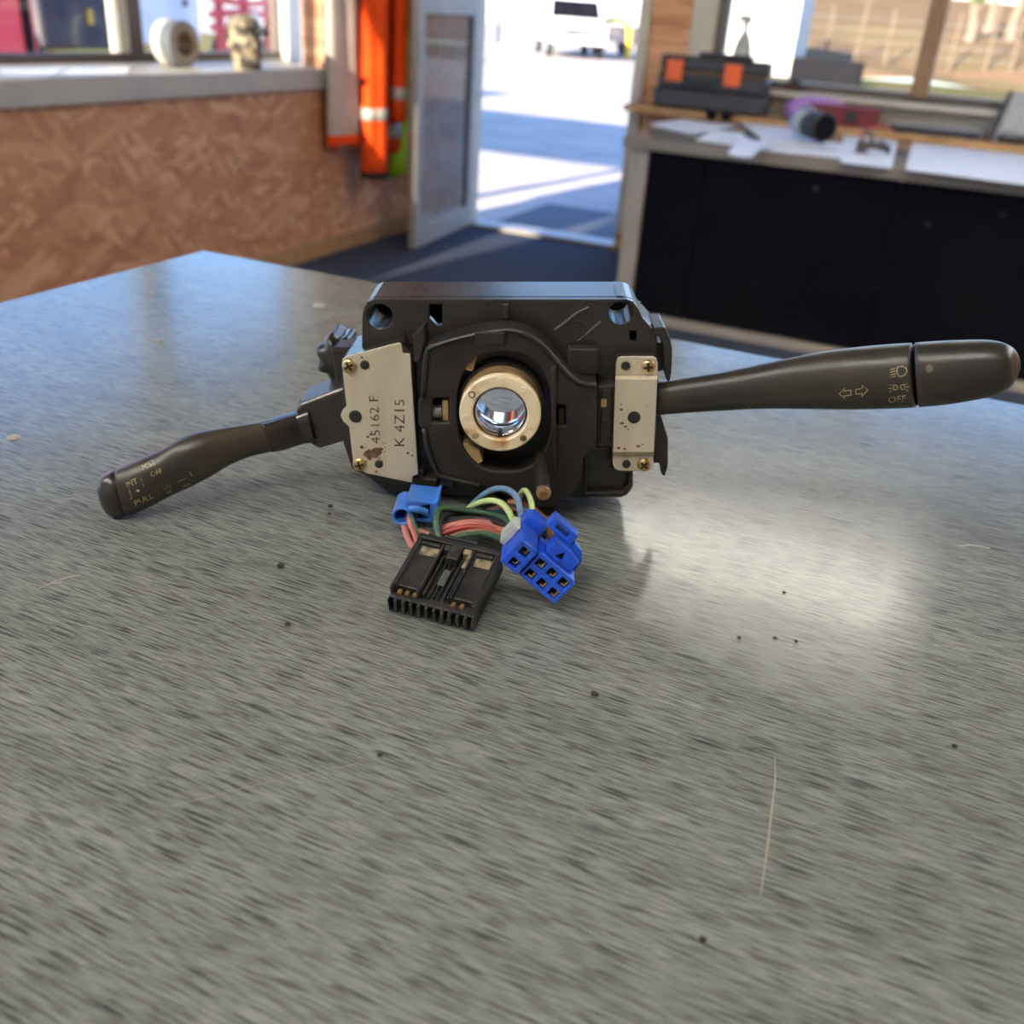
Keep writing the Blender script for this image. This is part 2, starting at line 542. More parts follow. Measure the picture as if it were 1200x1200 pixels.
def tube(bm, pts, r, n=8, smooth=True, k=8):
    path = crom(pts, k) if smooth else [Vector(p) for p in pts]
    rings = []
    nrm = None
    for i, p in enumerate(path):
        tg = (path[min(i + 1, len(path) - 1)] - path[max(i - 1, 0)]).normalized()
        nrm = tg.orthogonal().normalized() if nrm is None else (nrm - tg * nrm.dot(tg)).normalized()
        bb = tg.cross(nrm)
        rr = r(i / (len(path) - 1)) if callable(r) else r
        rings.append([p + (nrm * math.cos(2 * math.pi * j / n) + bb * math.sin(2 * math.pi * j / n)) * rr for j in range(n)])
    return loft(bm, rings)


def copy_tree(o, parent=None):
    c = o.copy()
    col.objects.link(c)
    c.parent = parent
    for ch in list(o.children):
        copy_tree(ch, c)
    return c


# ================================================================== THE ROOM
XL, YF, ZC = -2.90, 5.43, 2.70        # left wall plane, far wall plane, ceiling
XR, YB = 3.2, -3.0
XG = -3.38                            # plane of the left glazing
SILL = 0.8756
DX0, DX1 = -2.68, -1.735              # doorway
WX0, WX1, WZ0, WZ1 = -1.31, 2.6, 0.93, 2.55   # far window opening

struct('floor', bx(XL - 0.5, XR, YB, YF + 0.02, -0.06, 0), 'carpet')
c = struct('ceiling', bx(XL - 0.6, XR + 0.1, 2.72, YF + 0.5, ZC, ZC + 0.1), 'white')
struct('ceiling_lining', bx(XL - 0.6, XR + 0.1, YB - 0.1, 2.71, ZC - 0.03, ZC + 0.1), 'ceil_dark')  # made darker to bound the ceiling's reflection on the counter
# left wall: deep strand-board wall under the sill, flush piece beyond the window, strip above
wl = struct('wall_left', bx(XG - 0.06, XL, YB, 4.27, 0, SILL - 0.09), 'osb')
struct('board_panel', bx(XL - 0.12, XL, 4.272, YF, 0, SILL - 0.02), 'osb', wl)
struct('upper_lining', bx(XL - 0.12, XL, 4.272, YF, SILL - 0.015, ZC), 'osb', wl)
struct('head_lining', bx(XG - 0.06, XL, YB, 4.27, 2.62, ZC), 'white', wl)
struct('rear_lining', bx(XG - 0.06, XL, YB, -2.4, SILL, 2.62), 'white', wl)
# splayed reveal between the glazing and the wall
rb = B()
hexa(rb, [(XL - 0.002, 4.27, SILL), (XL - 0.002, 4.34, SILL), (XG - 0.05, 4.68, SILL), (XG - 0.05, 4.60, SILL),
          (XL - 0.002, 4.27, 2.69), (XL - 0.002, 4.34, 2.69), (XG - 0.05, 4.68, 2.69), (XG - 0.05, 4.60, 2.69)])
struct('window_reveal', rb, 'white', wl)
# sill: board with a deep front edge
sb = B()
prism(sb, [(XG - 0.06, YB), (XL + 0.03, YB), (XL + 0.03, 4.272), (XL - 0.01, 4.272), (XG - 0.06, 4.60)], [], SILL - 0.088, SILL)
struct('trim_1', sb, 'sillpaint', bevel=0.004)
struct('baseboard_left', bx(XL, XL + 0.018, YB, YF - 0.03, 0, 0.085), 'pine', bevel=0.003)
# left window: frame members, posts and panes
w1 = struct('window_1', bx(XG - 0.03, XG + 0.03, -2.4, 4.60, SILL, SILL + 0.035), 'frame_dark')
struct('top_rail', bx(XG - 0.03, XG + 0.03, -2.4, 4.60, 2.58, 2.62), 'frame_dark', w1)
for y0, y1, m_ in ((3.45, 3.50, 'trim'), (3.50, 3.58, 'frame_dark'), (4.55, 4.60, 'frame_dark'), (1.7, 1.78, 'frame_dark'), (-0.3, -0.22, 'frame_dark'), (-2.4, -2.34, 'frame_dark')):
    struct('window_post', bx(XG - 0.03, XG + 0.03, y0, y1, SILL + 0.035, 2.58), m_, w1)
for y0, y1 in ((3.58, 4.55), (1.78, 3.45), (-0.22, 1.7), (-2.34, -0.3)):
    struct('pane', bx(XG - 0.003, XG + 0.003, y0, y1, SILL + 0.035, 2.58), 'glass', w1)

# far wall in pieces round the doorway and the window
wf = struct('wall_far', bx(XL - 0.12, DX0 - 0.05, YF, YF + 0.12, 0, ZC), 'osb')
struct('wall_above_door', bx(DX0 - 0.05, DX1 + 0.05, YF, YF + 0.12, 2.60, ZC), 'osb', wf)
struct('added_transom_bar', bx(DX0, DX1, YF, YF + 0.08, 2.07, 2.13), 'alu', wf)
struct('added_transom_pane', bx(DX0, DX1, YF + 0.04, YF + 0.046, 2.13, 2.60), 'glass', wf)  # bar and pane added so bright sky reflects on the housing top
struct('board_panel', bx(DX1 + 0.05, WX0 - 0.02, YF, YF + 0.12, 0, ZC), 'osb', wf)
struct('wall_under_window', bx(WX0 - 0.02, XR, YF, YF + 0.12, 0, WZ0 - 0.02), 'trim', wf)
struct('wall_above_window', bx(WX0 - 0.02, XR, YF, YF + 0.12, WZ1 + 0.02, ZC), 'trim', wf)
struct('wall_end', bx(WX1 + 0.02, XR, YF, YF + 0.12, WZ0 - 0.02, WZ1 + 0.02), 'trim', wf)
tr = struct('trim_2', bx(DX1, DX1 + 0.06, YF - 0.025, YF + 0.13, 0, 2.60), 'trim', bevel=0.003)      # right door jamb
struct('trim_3', bx(DX0 - 0.06, DX0, YF - 0.025, YF + 0.13, 0, 2.60), 'trim', bevel=0.003)            # left door jamb
struct('trim_4', bx(-1.455, WX0 - 0.02, YF - 0.02, YF, 0.78, 2.62), 'trim', bevel=0.003)              # window architrave
struct('trim_5', bx(DX0, DX1, YF - 0.02, YF + 0.14, 0, 0.022), 'door_alu', bevel=0.004)                    # threshold
struct('baseboard_far', bx(DX1 + 0.005, -1.29, YF - 0.04, YF - 0.026, 0, 0.10), 'pine', bevel=0.003)
w2 = struct('window_2', bx(WX0, WX1, YF + 0.01, YF + 0.08, WZ0 - 0.02, WZ0 + 0.018), 'frame_dark')
struct('side_frame', bx(WX0 - 0.02, WX0 + 0.028, YF + 0.005, YF + 0.08, WZ0, WZ1), 'frame_dark', w2)
struct('side_frame', bx(WX1 - 0.03, WX1 + 0.02, YF + 0.005, YF + 0.08, WZ0, WZ1), 'frame_dark', w2)
struct('top_rail', bx(WX0, WX1, YF + 0.01, YF + 0.08, WZ1 - 0.03, WZ1 + 0.02), 'frame_dark', w2)
struct('mullion', bx(-0.345, -0.265, YF - 0.015, YF + 0.08, WZ0 + 0.002, WZ1), 'mullion', w2, bevel=0.003)
struct('mullion', bx(1.10, 1.18, YF - 0.015, YF + 0.08, WZ0 + 0.002, WZ1), 'mullion', w2, bevel=0.003)
for x0, x1 in ((WX0 + 0.028, -0.345), (-0.265, 1.10), (1.18, WX1 - 0.03)):
    struct('pane', bx(x0, x1, YF + 0.04, YF + 0.046, WZ0 + 0.018, WZ1 - 0.03), 'glass', w2)
# painted window board and the pine ledge below it
struct('trim_6', bx(-1.455, XR, YF - 0.10, YF - 0.001, WZ0 - 0.045, WZ0 - 0.021), 'trim', bevel=0.003)
struct('trim_7', bx(-1.70, XR, 5.20, YF - 0.001, 0.752, 0.786), 'pine', bevel=0.003)
# walls behind and to the right of the photographer
struct('wall_right', bx(XR, XR + 0.12, YB, YF + 0.12, 0, ZC), 'osb')
struct('wall_back', bx(XG - 0.06, XR + 0.12, YB - 0.12, YB, 0, ZC), 'white')
# roof sheet over the building, with the eaves that shade the yard
struct('roof', bx(-3.5, XR + 0.5, YB - 0.5, YF + 0.55, ZC + 0.11, ZC + 0.17), 'alu')
struct('added_shade_roof', bx(-8.2, -4.0, -1.6, 2.3, 3.5, 3.56), 'alu')  # unseen canopy added to shade the yard outside the doorway
for px_, py_ in ((-8.1, -1.5), (-8.1, 2.2), (-4.1, -1.5), (-4.1, 2.2)):
    struct('added_shade_post', bx(px_ - 0.05, px_ + 0.05, py_ - 0.05, py_ + 0.05, -0.1, 3.499), 'alu', bpy.data.objects['added_shade_roof'])

# open glazed door
hx, hy = DX0 + 0.01, YF - 0.03
fx, fy = -2.595, 4.60
dl = math.hypot(fx - hx, fy - hy)
dr = thing('door_1', None, None, (hx, hy, 0), math.atan2(fy - hy, fx - hx))
dr['kind'] = 'structure'
mk('stile', bx(0, 0.06, -0.02, 0.02, 0.012, 2.05), 'door_alu', dr, bevel=0.003)
mk('stile', bx(dl - 0.075, dl, -0.02, 0.02, 0.012, 2.05), 'door_alu', dr, bevel=0.003)
mk('bottom_rail', bx(0.06, dl - 0.075, -0.02, 0.02, 0.012, 0.13), 'door_alu', dr, bevel=0.003)
mk('middle_rail', bx(0.06, dl - 0.075, -0.02, 0.02, 1.135, 1.25), 'door_alu', dr, bevel=0.003)
mk('top_rail', bx(0.06, dl - 0.075, -0.02, 0.02, 1.97, 2.05), 'door_alu', dr, bevel=0.003)
mk('gasket', bx(0.06, 0.085, -0.012, 0.012, 0.13, 1.135), 'alu_dark', dr)
mk('pane', bx(0.085, dl - 0.075, -0.003, 0.003, 0.13, 1.135), 'glass_dirty', dr)
mk('pane', bx(0.06, dl - 0.075, -0.003, 0.003, 1.25, 1.97), 'glass_dirty', dr)

# fluorescent battens: the first shows reflected in the counter, the rest are added fill
def batten(x, y, zc, label, lit='tube'):
    t = thing('ceiling_light', label, 'ceiling light', (x, y, zc), 0, 'fluorescent battens')
    mk('batten_body', bx(-0.62, 0.62, -0.035, 0.035, -0.045, 0), 'lamp_white', t, bevel=0.004)
    for s in (-0.028, 0.028):
        mk('tube', lathe(B(), [(0.013, -0.6), (0.013, 0.6)], (0, s, -0.062), (1, 0, 0), 12), lit, t, smooth=True)
    for s in (-0.61, 0.61):
        mk('end_cap', bx(s - 0.01, s + 0.01, -0.045, 0.045, -0.08, -0.0455), 'lamp_white', t)
batten(-0.42, 3.42, ZC - 0.0005, 'twin tube batten on the white ceiling near the far window', 'tube_far')
batten(-0.2, -0.9, ZC - 0.0305, 'added twin tube fill batten behind the grey counter')
batten(1.8, 0.9, ZC - 0.0305, 'added twin tube fill batten beside the far end of the grey counter')
batten(1.8, 2.2, ZC - 0.0305, 'added middle twin tube fill batten of the row towards the right wall')
batten(1.8, 3.5, ZC - 0.0005, 'added twin tube fill batten above the window end of the taupe desk')
batten(-1.6, -0.6, ZC - 0.0305, 'added twin tube fill batten by the long left window behind the counter')

# ================================================================== COUNTER THE SWITCH LIES ON
X0, X1, Y0, Y1 = -0.567, 1.35, -0.40, 0.652
ct = thing('counter_table', 'grey wood-grain laminate counter under the steering column switch', 'table', (0.3, 0.1, 0))
def ctbox(name, x0, x1, y0, y1, z0, z1, m_, **k):
    return mk(name, bx(x0 - 0.3, x1 - 0.3, y0 - 0.1, y1 - 0.1, z0, z1), m_, ct, **k)
ctbox('tabletop', X0, X1, Y0, Y1, T - 0.036, T, 'table', bevel=0.0015)
ctbox('end_panel', X0 + 0.03, X0 + 0.06, Y0 + 0.03, Y1 - 0.04, 0, T - 0.0365, 'deskside')
ctbox('end_panel', X1 - 0.06, X1 - 0.03, Y0 + 0.03, Y1 - 0.04, 0, T - 0.0365, 'deskside')
ctbox('front_panel', X0 + 0.061, X1 - 0.061, Y1 - 0.07, Y1 - 0.045, 0, T - 0.0365, 'deskside')

def ctpt(px, py, dz=0.0):
    p = onz(px, py, T)
    return Vector((p.x - 0.3, p.y - 0.1, T + dz))
mk('scratch', tube(B(), [ctpt(908, 888, 0.0001), ctpt(908, 915, 0.0002), ctpt(903, 960, 0.0002), ctpt(898, 1000, 0.0002), ctpt(894, 1030, 0.0002), ctpt(891, 1052, 0.0001)],
   lambda s: 0.0001 + 0.00019 * math.sin(math.pi * s), 6), 'scratch', ct)
for a, b_, r_ in (((55, 686), (95, 674), 0.0003), ((45, 690), (72, 683), 0.0002), ((165, 588), (172, 583), 0.0002), ((200, 945), (420, 895), 0.00008), ((1120, 640), (1160, 643), 0.0004), ((70, 590), (88, 584), 0.0003)):
    mk('scratch', tube(B(), [ctpt(*a), ctpt((a[0] + b_[0]) / 2, (a[1] + b_[1]) / 2 - 2, 0.0001), ctpt(*b_)], r_, 5, k=4), 'drip', ct)
for px, py, rx in ((373, 359, 0.0045), (16, 513, 0.0032), (188, 400, 0.0024), (180, 345, 0.0024)):
    bm = B()
    c_ = ctpt(px, py)
    lathe(bm, [(rx, 0.0), (rx * 0.9, 0.0006), (rx * 0.5, 0.0012), (0.0002, 0.0014)], c_, (0, 0, 1), 16)
    mk('dried_drip', bm, 'drip', ct, smooth=True)
gl = [(696, 815, 0.0018), (329, 665, 0.0021), (387, 594, 0.0014), (386, 603, 0.0010), (908, 748, 0.0009), (866, 748, 0.0010), (919, 695, 0.0010), (337, 733, 0.0013), (823, 1102, 0.0012), (1119, 875, 0.0011), (445, 886, 0.0012), (933, 752, 0.0008)]
gl_lab = {0: 'dark crumb of grit lying in front of the blue connector', 1: 'dark crumb of grit lying under the left stalk'}
for i, (px, py, r_) in enumerate(gl):
    p = onz(px, py, T)
    bm = B()
    bmesh.ops.create_icosphere(bm, subdivisions=1, radius=r_ * 0.8)
    for v in bm.verts:
        v.co = Vector((v.co.x * random.uniform(0.7, 1.4), v.co.y * random.uniform(0.6, 1.1), v.co.z * 0.55))
    z0 = min(v.co.z for v in bm.verts)
    o = mk('grit_speck', bm, 'grit')
    o.location = (p.x, p.y, T - z0)
    tag(o, gl_lab.get(i, 'tiny dark speck of grit on the bare counter top'), 'grit', 'grit specks on the counter')

# ================================================================== COMBINATION SWITCH (local axes: u right, v up, w towards the camera side)
SO = onz(590, 590, T)
SW = -HEAD
SU = math.cos(ROLL) * RT0 + math.sin(ROLL) * UP
SV = math.cos(ROLL) * UP - math.sin(ROLL) * RT0
sw = thing('combination_switch', 'black steering column switch with two stalks standing on the counter', 'car part')
SM = Matrix((SU, SV, SW)).transposed().to_4x4()
SM.translation = SO
sw.matrix_world = SM


def S(x, y, w):
    """photo pixel on the switch plane w -> local point"""
    r = ray(x, y)
    t = ((SO - CAM).dot(SW) + w) / r.dot(SW)
    q = CAM + r * t - SO
    return Vector((q.dot(SU), q.dot(SV), q.dot(SW)))


def L(pts, w):
    return [tuple(S(x, y, w)[:2]) for x, y in pts]


def C(px, py, rpx, w, n=28, ry=None):
    c_ = S(px, py, w)
    k = (S(px + 10, py, w) - c_).length / 10
    return circ(c_.x, c_.y, rpx * k, (ry or rpx) * k, n)


def PX(px, py, w):
    return (S(px + 10, py, w) - S(px, py, w)).length / 10


def sbox(px0, py0, px1, py1, w0, w1):
    """block whose front face covers these pixels at depth w1"""
    a, b_ = S(px0, py1, w1), S(px1, py0, w1)
    return bx(a.x, b_.x, a.y, b_.y, w0, w1)


# --- housing: front plate with holes and a deep rim
hout = [(437, 351), (735, 351), (742, 354), (748, 361), (753, 372), (768, 389), (770, 396), (770, 470), (742, 500), (742, 566), (740, 574), (735, 580), (728, 583),
        (600, 583), (540, 581), (500, 579), (455, 577.5), (436, 563), (432, 557), (424, 480), (424, 372), (426, 361), (430, 354)]
HO = L(hout, 0)
holes = [C(445, 371, 15, 0), C(727, 367, 14, 0), L([(503, 357), (518, 357), (518, 381), (512, 382), (503, 372)], 0),
         L([(475, 388), (483, 388), (483, 400), (475, 400)], 0), L([(738, 388), (746, 388), (746, 401), (738, 401)], 0),
         L([(586, 402), (600, 402), (600, 410), (586, 410)], 0), C(588, 470, 37, 0), L([(515, 563), (529, 563), (529, 573), (515, 573)], 0)]
hs = mk('housing', prism(B(), HO, holes, -0.004, 0), 'black', sw, bevel=0.0008)
cx_, cy_ = sum(p[0] for p in HO) / len(HO), sum(p[1] for p in HO) / len(HO)
HI = [(cx_ + (p[0] - cx_) * 0.962, cy_ + (p[1] - cy_) * 0.945) for p in HO]
mk('rim_wall', prism(B(), HO, [HI], -0.030, -0.0041), 'black', hs, bevel=0.0008)
q1, q2 = S(445, 371, 0), S(727, 367, 0)
vt = q1.y - 0.0012
bp_out = [(HI[i][0], min(HI[i][1], vt)) for i in range(len(HI))]
bb_ = [p for p in bp_out if p[1] < vt - 1e-6]
xl_, xr_ = min(p[0] for p in HI), max(p[0] for p in HI)
mk('light_block_plate', prism(B(), [(xl_, vt), (xr_ - 0.004, vt), (xr_ - 0.004, 0.045), (0.052, 0.035), (0.052, 0.012), (-0.045, 0.010), (xl_ + 0.002, 0.02)], [circ(-0.0005, 0.040, 0.0215, 0.0225, 36)], -0.0285, -0.027), 'black', hs)  # added behind the mounting holes to keep them dark
# hole collars behind the two mounting holes
for px, py, r_ in ((445, 371, 16.5), (727, 367, 15.5)):
    c_ = S(px, py, 0)
    k = PX(px, py, 0)
    mk('mounting_boss', ringtube(B(), r_ * k * 1.12, r_ * k * 0.93, -0.022, -0.0042, (c_.x, c_.y, 0), n=28), 'black', hs, smooth=False)
# faint raised marks on the plate: arc and ribs
mk('raised_rib', tube(B(), [S(650, 387, 0.0002), S(662, 378, 0.0002), S(676, 367, 0.0002), S(690, 360, 0.0002)], 0.0006, 6), 'edge', hs)
mk('raised_rib', tube(B(), [S(676, 376, 0.0002), S(685, 381, 0.0002), S(686, 390, 0.0002), S(678, 400, 0.0002)], 0.0005, 6), 'cover', hs)
mk('raised_rib', tube(B(), [S(683, 395, 0.0002), S(704, 377, 0.0002)], 0.0005, 6, k=2), 'edge', hs)
mk('block_rib', sbox(665, 408, 703, 440, 0.0002, 0.006), 'cover', hs, bevel=0.001)
mk('block_rib', sbox(588, 357, 596, 374, 0.0002, 0.004), 'black', hs, bevel=0.0006)
mk('side_lug', prism(B(), L([(484, 392), (497, 380), (499, 402), (492, 425), (484, 425)], 0.008), [], 0.0002, 0.008), 'black', hs, bevel=0.0008)
mk('side_lug', prism(B(), L([(484, 548), (497, 552), (497, 560), (514, 562), (509, 577), (484, 577)], 0.008), [], 0.0002, 0.008), 'cover', hs, bevel=0.0008)
# dark moulded tray in the lower right corner
tb = B()
prism(tb, L([(684, 527), (690, 524), (716, 524), (716, 548), (742, 552), (742, 570), (735, 581), (684, 581)], 0.004), [L([(689, 532), (712, 532), (714, 552), (736, 555), (736, 568), (730, 576), (689, 576)], 0.004)], 0.0002, 0.004)
mk('corner_tray', tb, 'black', hs, bevel=0.0008)

# --- front cover with the round opening
CW = 0.014
cov = [(500, 407), (515, 401), (535, 395), (560, 389), (580, 386), (596, 385), (612, 388), (628, 396), (642, 408), (656, 424), (668, 438), (681, 447), (700, 449),
       (700, 525), (690, 530), (684, 538), (683, 557), (676, 574), (664, 584), (648, 590), (620, 592), (585, 578), (562, 570), (522, 562), (513, 557), (507, 548), (499, 524), (495, 502),
       (490, 499), (490, 470), (494, 466), (496, 435)]
co_ = S(590.5, 484, CW)
k_ = PX(592, 484, CW)
open_ = []
for i in range(44):
    a = 2 * math.pi * i / 44
    e = 2 / 2.5
    open_.append((co_.x + 55 * k_ * math.copysign(abs(math.cos(a)) ** e, math.cos(a)), co_.y + 75 * k_ * math.copysign(abs(math.sin(a)) ** e, math.sin(a))))
ch_ = [open_, L([(507, 467), (526, 467), (526, 495), (507, 495)], CW), L([(652, 475), (663, 476), (663, 499), (652, 498)], CW)]
cv = mk('front_cover', prism(B(), L(cov, CW), ch_, 0.0005, CW), 'cover', sw, bevel=0.0010)
# raised lip along the outer edge of the cover
lip = [(562, 569), (524, 560), (515, 556), (509, 547), (501, 524), (497, 502)]
lip2 = [(496, 465), (498, 435), (502, 409), (517, 403), (536, 397), (562, 391), (582, 388), (597, 387), (612, 390), (627, 398), (641, 410), (655, 426), (667, 440), (681, 449), (699, 451)]
mk('lip', tube(B(), [S(x, y, CW + 0.0006) for x, y in lip], 0.0011, 8, k=3), 'cover', cv, smooth=True)
mk('lip', tube(B(), [S(x, y, CW + 0.0006) for x, y in lip2], 0.0011, 8, k=3), 'cover', cv, smooth=True)
mk('lip', tube(B(), [S(x, y, CW + 0.0019) for x, y in lip2[2:9]], 0.0003, 6, k=3), 'edge', cv, smooth=True)
mk('step_block', sbox(556, 389, 592, 404, 0.0145, 0.0165), 'cover', cv, bevel=0.0006)
mk('side_rib', prism(B(), L([(645, 432), (652, 428), (652, 560), (646, 548)], CW + 0.003), [], CW + 0.0002, CW + 0.003), 'cover', cv, bevel=0.0008)
mk('slot_core', sbox(655, 478, 661, 496, 0.002, 0.011), 'recess', cv)
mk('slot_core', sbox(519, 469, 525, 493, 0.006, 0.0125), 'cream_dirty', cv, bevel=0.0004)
# spring in the left slot
sp = []
a_, b_ = S(508, 482, 0.010), S(519, 482, 0.010)
for i in range(61):
    s = i / 60
    p = a_.lerp(b_, s)
    sp.append((p.x, p.y + 0.0030 * math.cos(s * 10 * math.pi), p.z + 0.0026 * math.sin(s * 10 * math.pi)))
mk('spring', tube(B(), sp, 0.00035, 6, smooth=False), 'steel', sw, smooth=True)

# --- cream rotor, ring and steel sleeve
RW = 0.020
rc = S(586, 485.5, RW)
kr = PX(586, 485, RW)
RO_, RI_ = 48 * kr, 32 * kr
mk('rotor_cup', ringtube(B(), RO_ * 1.07, RI_, 0.002, 0.008, (rc.x, rc.y, 0), n=48), 'black', sw)
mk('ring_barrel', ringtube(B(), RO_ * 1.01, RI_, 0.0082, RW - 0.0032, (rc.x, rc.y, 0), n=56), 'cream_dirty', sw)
ring = mk('contact_ring', ringtube(B(), RO_, RI_, RW - 0.003, RW, (rc.x, rc.y, 0), n=56, ch=0.0007), 'cream', sw)
for p in ring.data.polygons:
    p.use_smooth = False
for ang, rr, m_ in ((143, 4.3, 'rust'), (88, 4.6, 'cream'), (48, 4.0, 'cream'), (186, 4.2, 'cream'), (222, 4.4, 'cream_dirty'), (312, 4.2, 'cream_dirty'), (338, 4.5, 'cream')):
    a = math.radians(ang)
    q = (rc.x + 40.5 * kr * math.cos(a), rc.y + 40.5 * kr * math.sin(a), 0)
    mk('ring_boss', lathe(B(), [(rr * kr, RW - 0.001), (rr * kr, RW + 0.0001), (rr * kr * 0.85, RW + 0.0003)], q, (0, 0, 1), 16), m_, ring)
    if m_ == 'rust':
        mk('ring_boss', lathe(B(), [(rr * kr * 0.6, RW + 0.0003), (rr * kr * 0.6, RW + 0.0005)], q, (0, 0, 1), 14), 'cream', ring)
# ears of the rotor showing left of the ring
for e_ in ([(541, 433), (548, 417), (556, 409), (561, 411), (554, 436)], [(541, 521), (548, 519), (563, 529), (566, 541), (558, 545), (548, 536)]):
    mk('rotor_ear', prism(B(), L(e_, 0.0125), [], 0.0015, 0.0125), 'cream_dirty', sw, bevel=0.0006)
mk('collar', ringtube(B(), 33.5 * kr, 29.8 * kr, 0.0045, RW - 0.003, (rc.x, rc.y, 0), n=48), 'black', sw, smooth=False)
slv = mk('steel_sleeve', ringtube(B(), 29.7 * kr, 28.6 * kr, -0.007, RW - 0.0022, (rc.x, rc.y, 0), n=64), 'chrome', sw, smooth=True)
q = S(586, 511, RW - 0.002)
mk('key_notch', bx(q.x - 0.0008, q.x + 0.0008, q.y - 0.0004, q.y + 0.0022, RW - 0.005, RW - 0.0018), 'rubber', slv)
# brass-tipped peg standing out below the ring
pg = mk('peg', tube(B(), [S(633, 533, CW - 0.002), S(635, 555, 0.028), S(637, 577, 0.043)], lambda s: 0.0024 + 0.0008 * s, 14), 'cover', sw, smooth=True)
a_, b_ = S(635, 555, 0.028), S(637, 577, 0.043)
d_ = (b_ - a_).normalized()
mk('peg_tip', lathe(B(), [(0.0030, -0.0002), (0.0028, 0.0010), (0.0016, 0.0014)], b_ + d_ * 0.0004, d_, 16), 'copper', pg, smooth=False)


# --- metal side plates, with screws and posts
def screw(px, py, rpx, w, ang):
    c_ = S(px, py, w)
    r_ = rpx * PX(px, py, w)
    s = mk('screw', lathe(B(), [(r_, 0), (r_, r_ * 0.22), (r_ * 0.86, r_ * 0.42), (r_ * 0.5, r_ * 0.52)], c_, (0, 0, 1), 24), 'brass', sw, smooth=True)
    bm = B()
    for q_ in (0, math.pi / 2):
        v0 = len(bm.verts)
        box(bm, -r_ * 0.62, r_ * 0.62, -r_ * 0.17, r_ * 0.17, r_ * 0.34, r_ * 0.565)
        bm.verts.ensure_lookup_table()
        bmesh.ops.rotate(bm, verts=bm.verts[v0:], cent=(0, 0, 0), matrix=Matrix.Rotation(ang + q_, 3, 'Z'))
    bmesh.ops.translate(bm, verts=bm.verts, vec=c_)
    mk('cross_slot', bm, 'recess', s)  # dark cross on the head, the recess shade put into its colour


def post(px, py, rpx, w, name='locating_post', h=0.5):
    c_ = S(px, py, w)
    r_ = rpx * PX(px, py, w)
    mk(name, lathe(B(), [(r_, -0.001), (r_, r_ * h * 0.6), (r_ * 0.6, r_ * h)], c_, (0, 0, 1), 20), 'black', sw, smooth=False)


PWL = 0.0095
lp = [(401, 421), (408, 417), (466, 402), (470, 402), (472, 414), (480, 415), (481, 418), (490, 556), (484, 558), (483, 566), (430, 555), (420, 550), (414, 544), (409, 500),
      (402, 494), (399, 487), (401, 481), (406, 476), (401, 430)]
mk('module_box', prism(B(), L([(401, 420), (470, 401), (484, 414), (491, 560), (470, 569), (433, 561), (412, 549), (402, 520)], 0.008), [], -0.022, 0.0082), 'black', sw, bevel=0.001)
pl = mk('side_plate', prism(B(), L(lp, PWL), [], 0.0084, PWL), 'plate', sw, bevel=0.0003)
pl['label'] = 'stamped bare metal plate on the wiper stalk side'
rnd = random.Random(3)
blot = [(438 + (8.5 + 2.6 * rnd.uniform(-1, 1)) * 1.25 * math.cos(a), 531 + (6.5 + 2.4 * rnd.uniform(-1, 1)) * math.sin(a) - 2.5 * math.cos(a)) for a in [2 * math.pi * i / 26 for i in range(26)]]
mk('rust_spot', prism(B(), L(blot, PWL + 0.00008), [], PWL - 0.0004, PWL + 0.00008), 'rust', pl)
for q in range(14):
    a, d_ = rnd.uniform(0, 6.28), rnd.uniform(10, 16)
    mk('rust_spot', prism(B(), C(438 + d_ * 1.2 * math.cos(a), 530 + d_ * 0.8 * math.sin(a), rnd.uniform(0.4, 1.1), PWL + 0.00008, 7), [], PWL - 0.0004, PWL + 0.00008), 'rust', pl)
for px, py, r_ in ((424, 524, 2.2), (431, 512, 1.6), (434, 509, 1.2), (478, 531, 1.6), (483, 534, 1.3), (441, 553, 1.5), (424, 419, 1.4)):
    mk('rust_spot', prism(B(), C(px, py, r_, PWL + 0.00008, 9), [], PWL - 0.0004, PWL + 0.00008), 'rust', pl)
screw(409.5, 428.5, 8.6, PWL, 0.5)
screw(421.5, 544, 8.0, PWL, 0.2)
post(427.5, 427.5, 5.4, PWL)
post(444, 543.5, 4.8, PWL)
post(416.5, 488, 7.6, PWL, 'rivet_head', 0.15)

PWR = 0.0125
rp = [(727, 418), (766, 418), (771, 421), (771, 428), (767, 540), (765, 549), (761, 552), (727, 552), (721, 550), (718, 545), (720, 470), (722, 425)]
mk('module_box', prism(B(), L([(700, 452), (720, 449), (724, 420), (768, 420), (771, 445), (768, 535), (762, 549), (724, 549), (716, 525), (700, 525)], 0.008), [], -0.022, 0.008), 'black', sw, bevel=0.001)
def strip(y0, y1, wa, wb):
    """band of the right plate between two pixel rows, its depth changing from wa to wb"""
    def xs(y):
        return 722 - 4 * (y - 425) / 120, 771 - 5.5 * (y - 425) / 120
    bm = B()
    (xa0, xa1), (xb0, xb1) = xs(y0), xs(y1)
    a, b_, c_, d2 = S(xa0, y0, wa), S(xa1, y0, wa), S(xb1, y1, wb), S(xb0, y1, wb)
    th = Vector((0, 0, -0.0012))
    return hexa(bm, [a + th, b_ + th, c_ + th, d2 + th, a, b_, c_, d2])
plr = mk('side_plate', prism(B(), L([(728, 418), (765, 418), (769, 420), (771, 426), (770.5, 440), (721.5, 440), (722, 425), (724, 420)], 0.0095), [], 0.0083, 0.0095), 'plate', sw, bevel=0.0003)
plr['label'] = 'bare metal strap on the light stalk side'
mk('plate_bend', strip(440.2, 445, 0.0095, PWR), 'plate', plr)
mk('plate_middle', strip(445.2, 529.5, PWR, PWR), 'plate', plr)
mk('plate_bend', strip(529.7, 534, PWR, 0.0095), 'plate', plr)
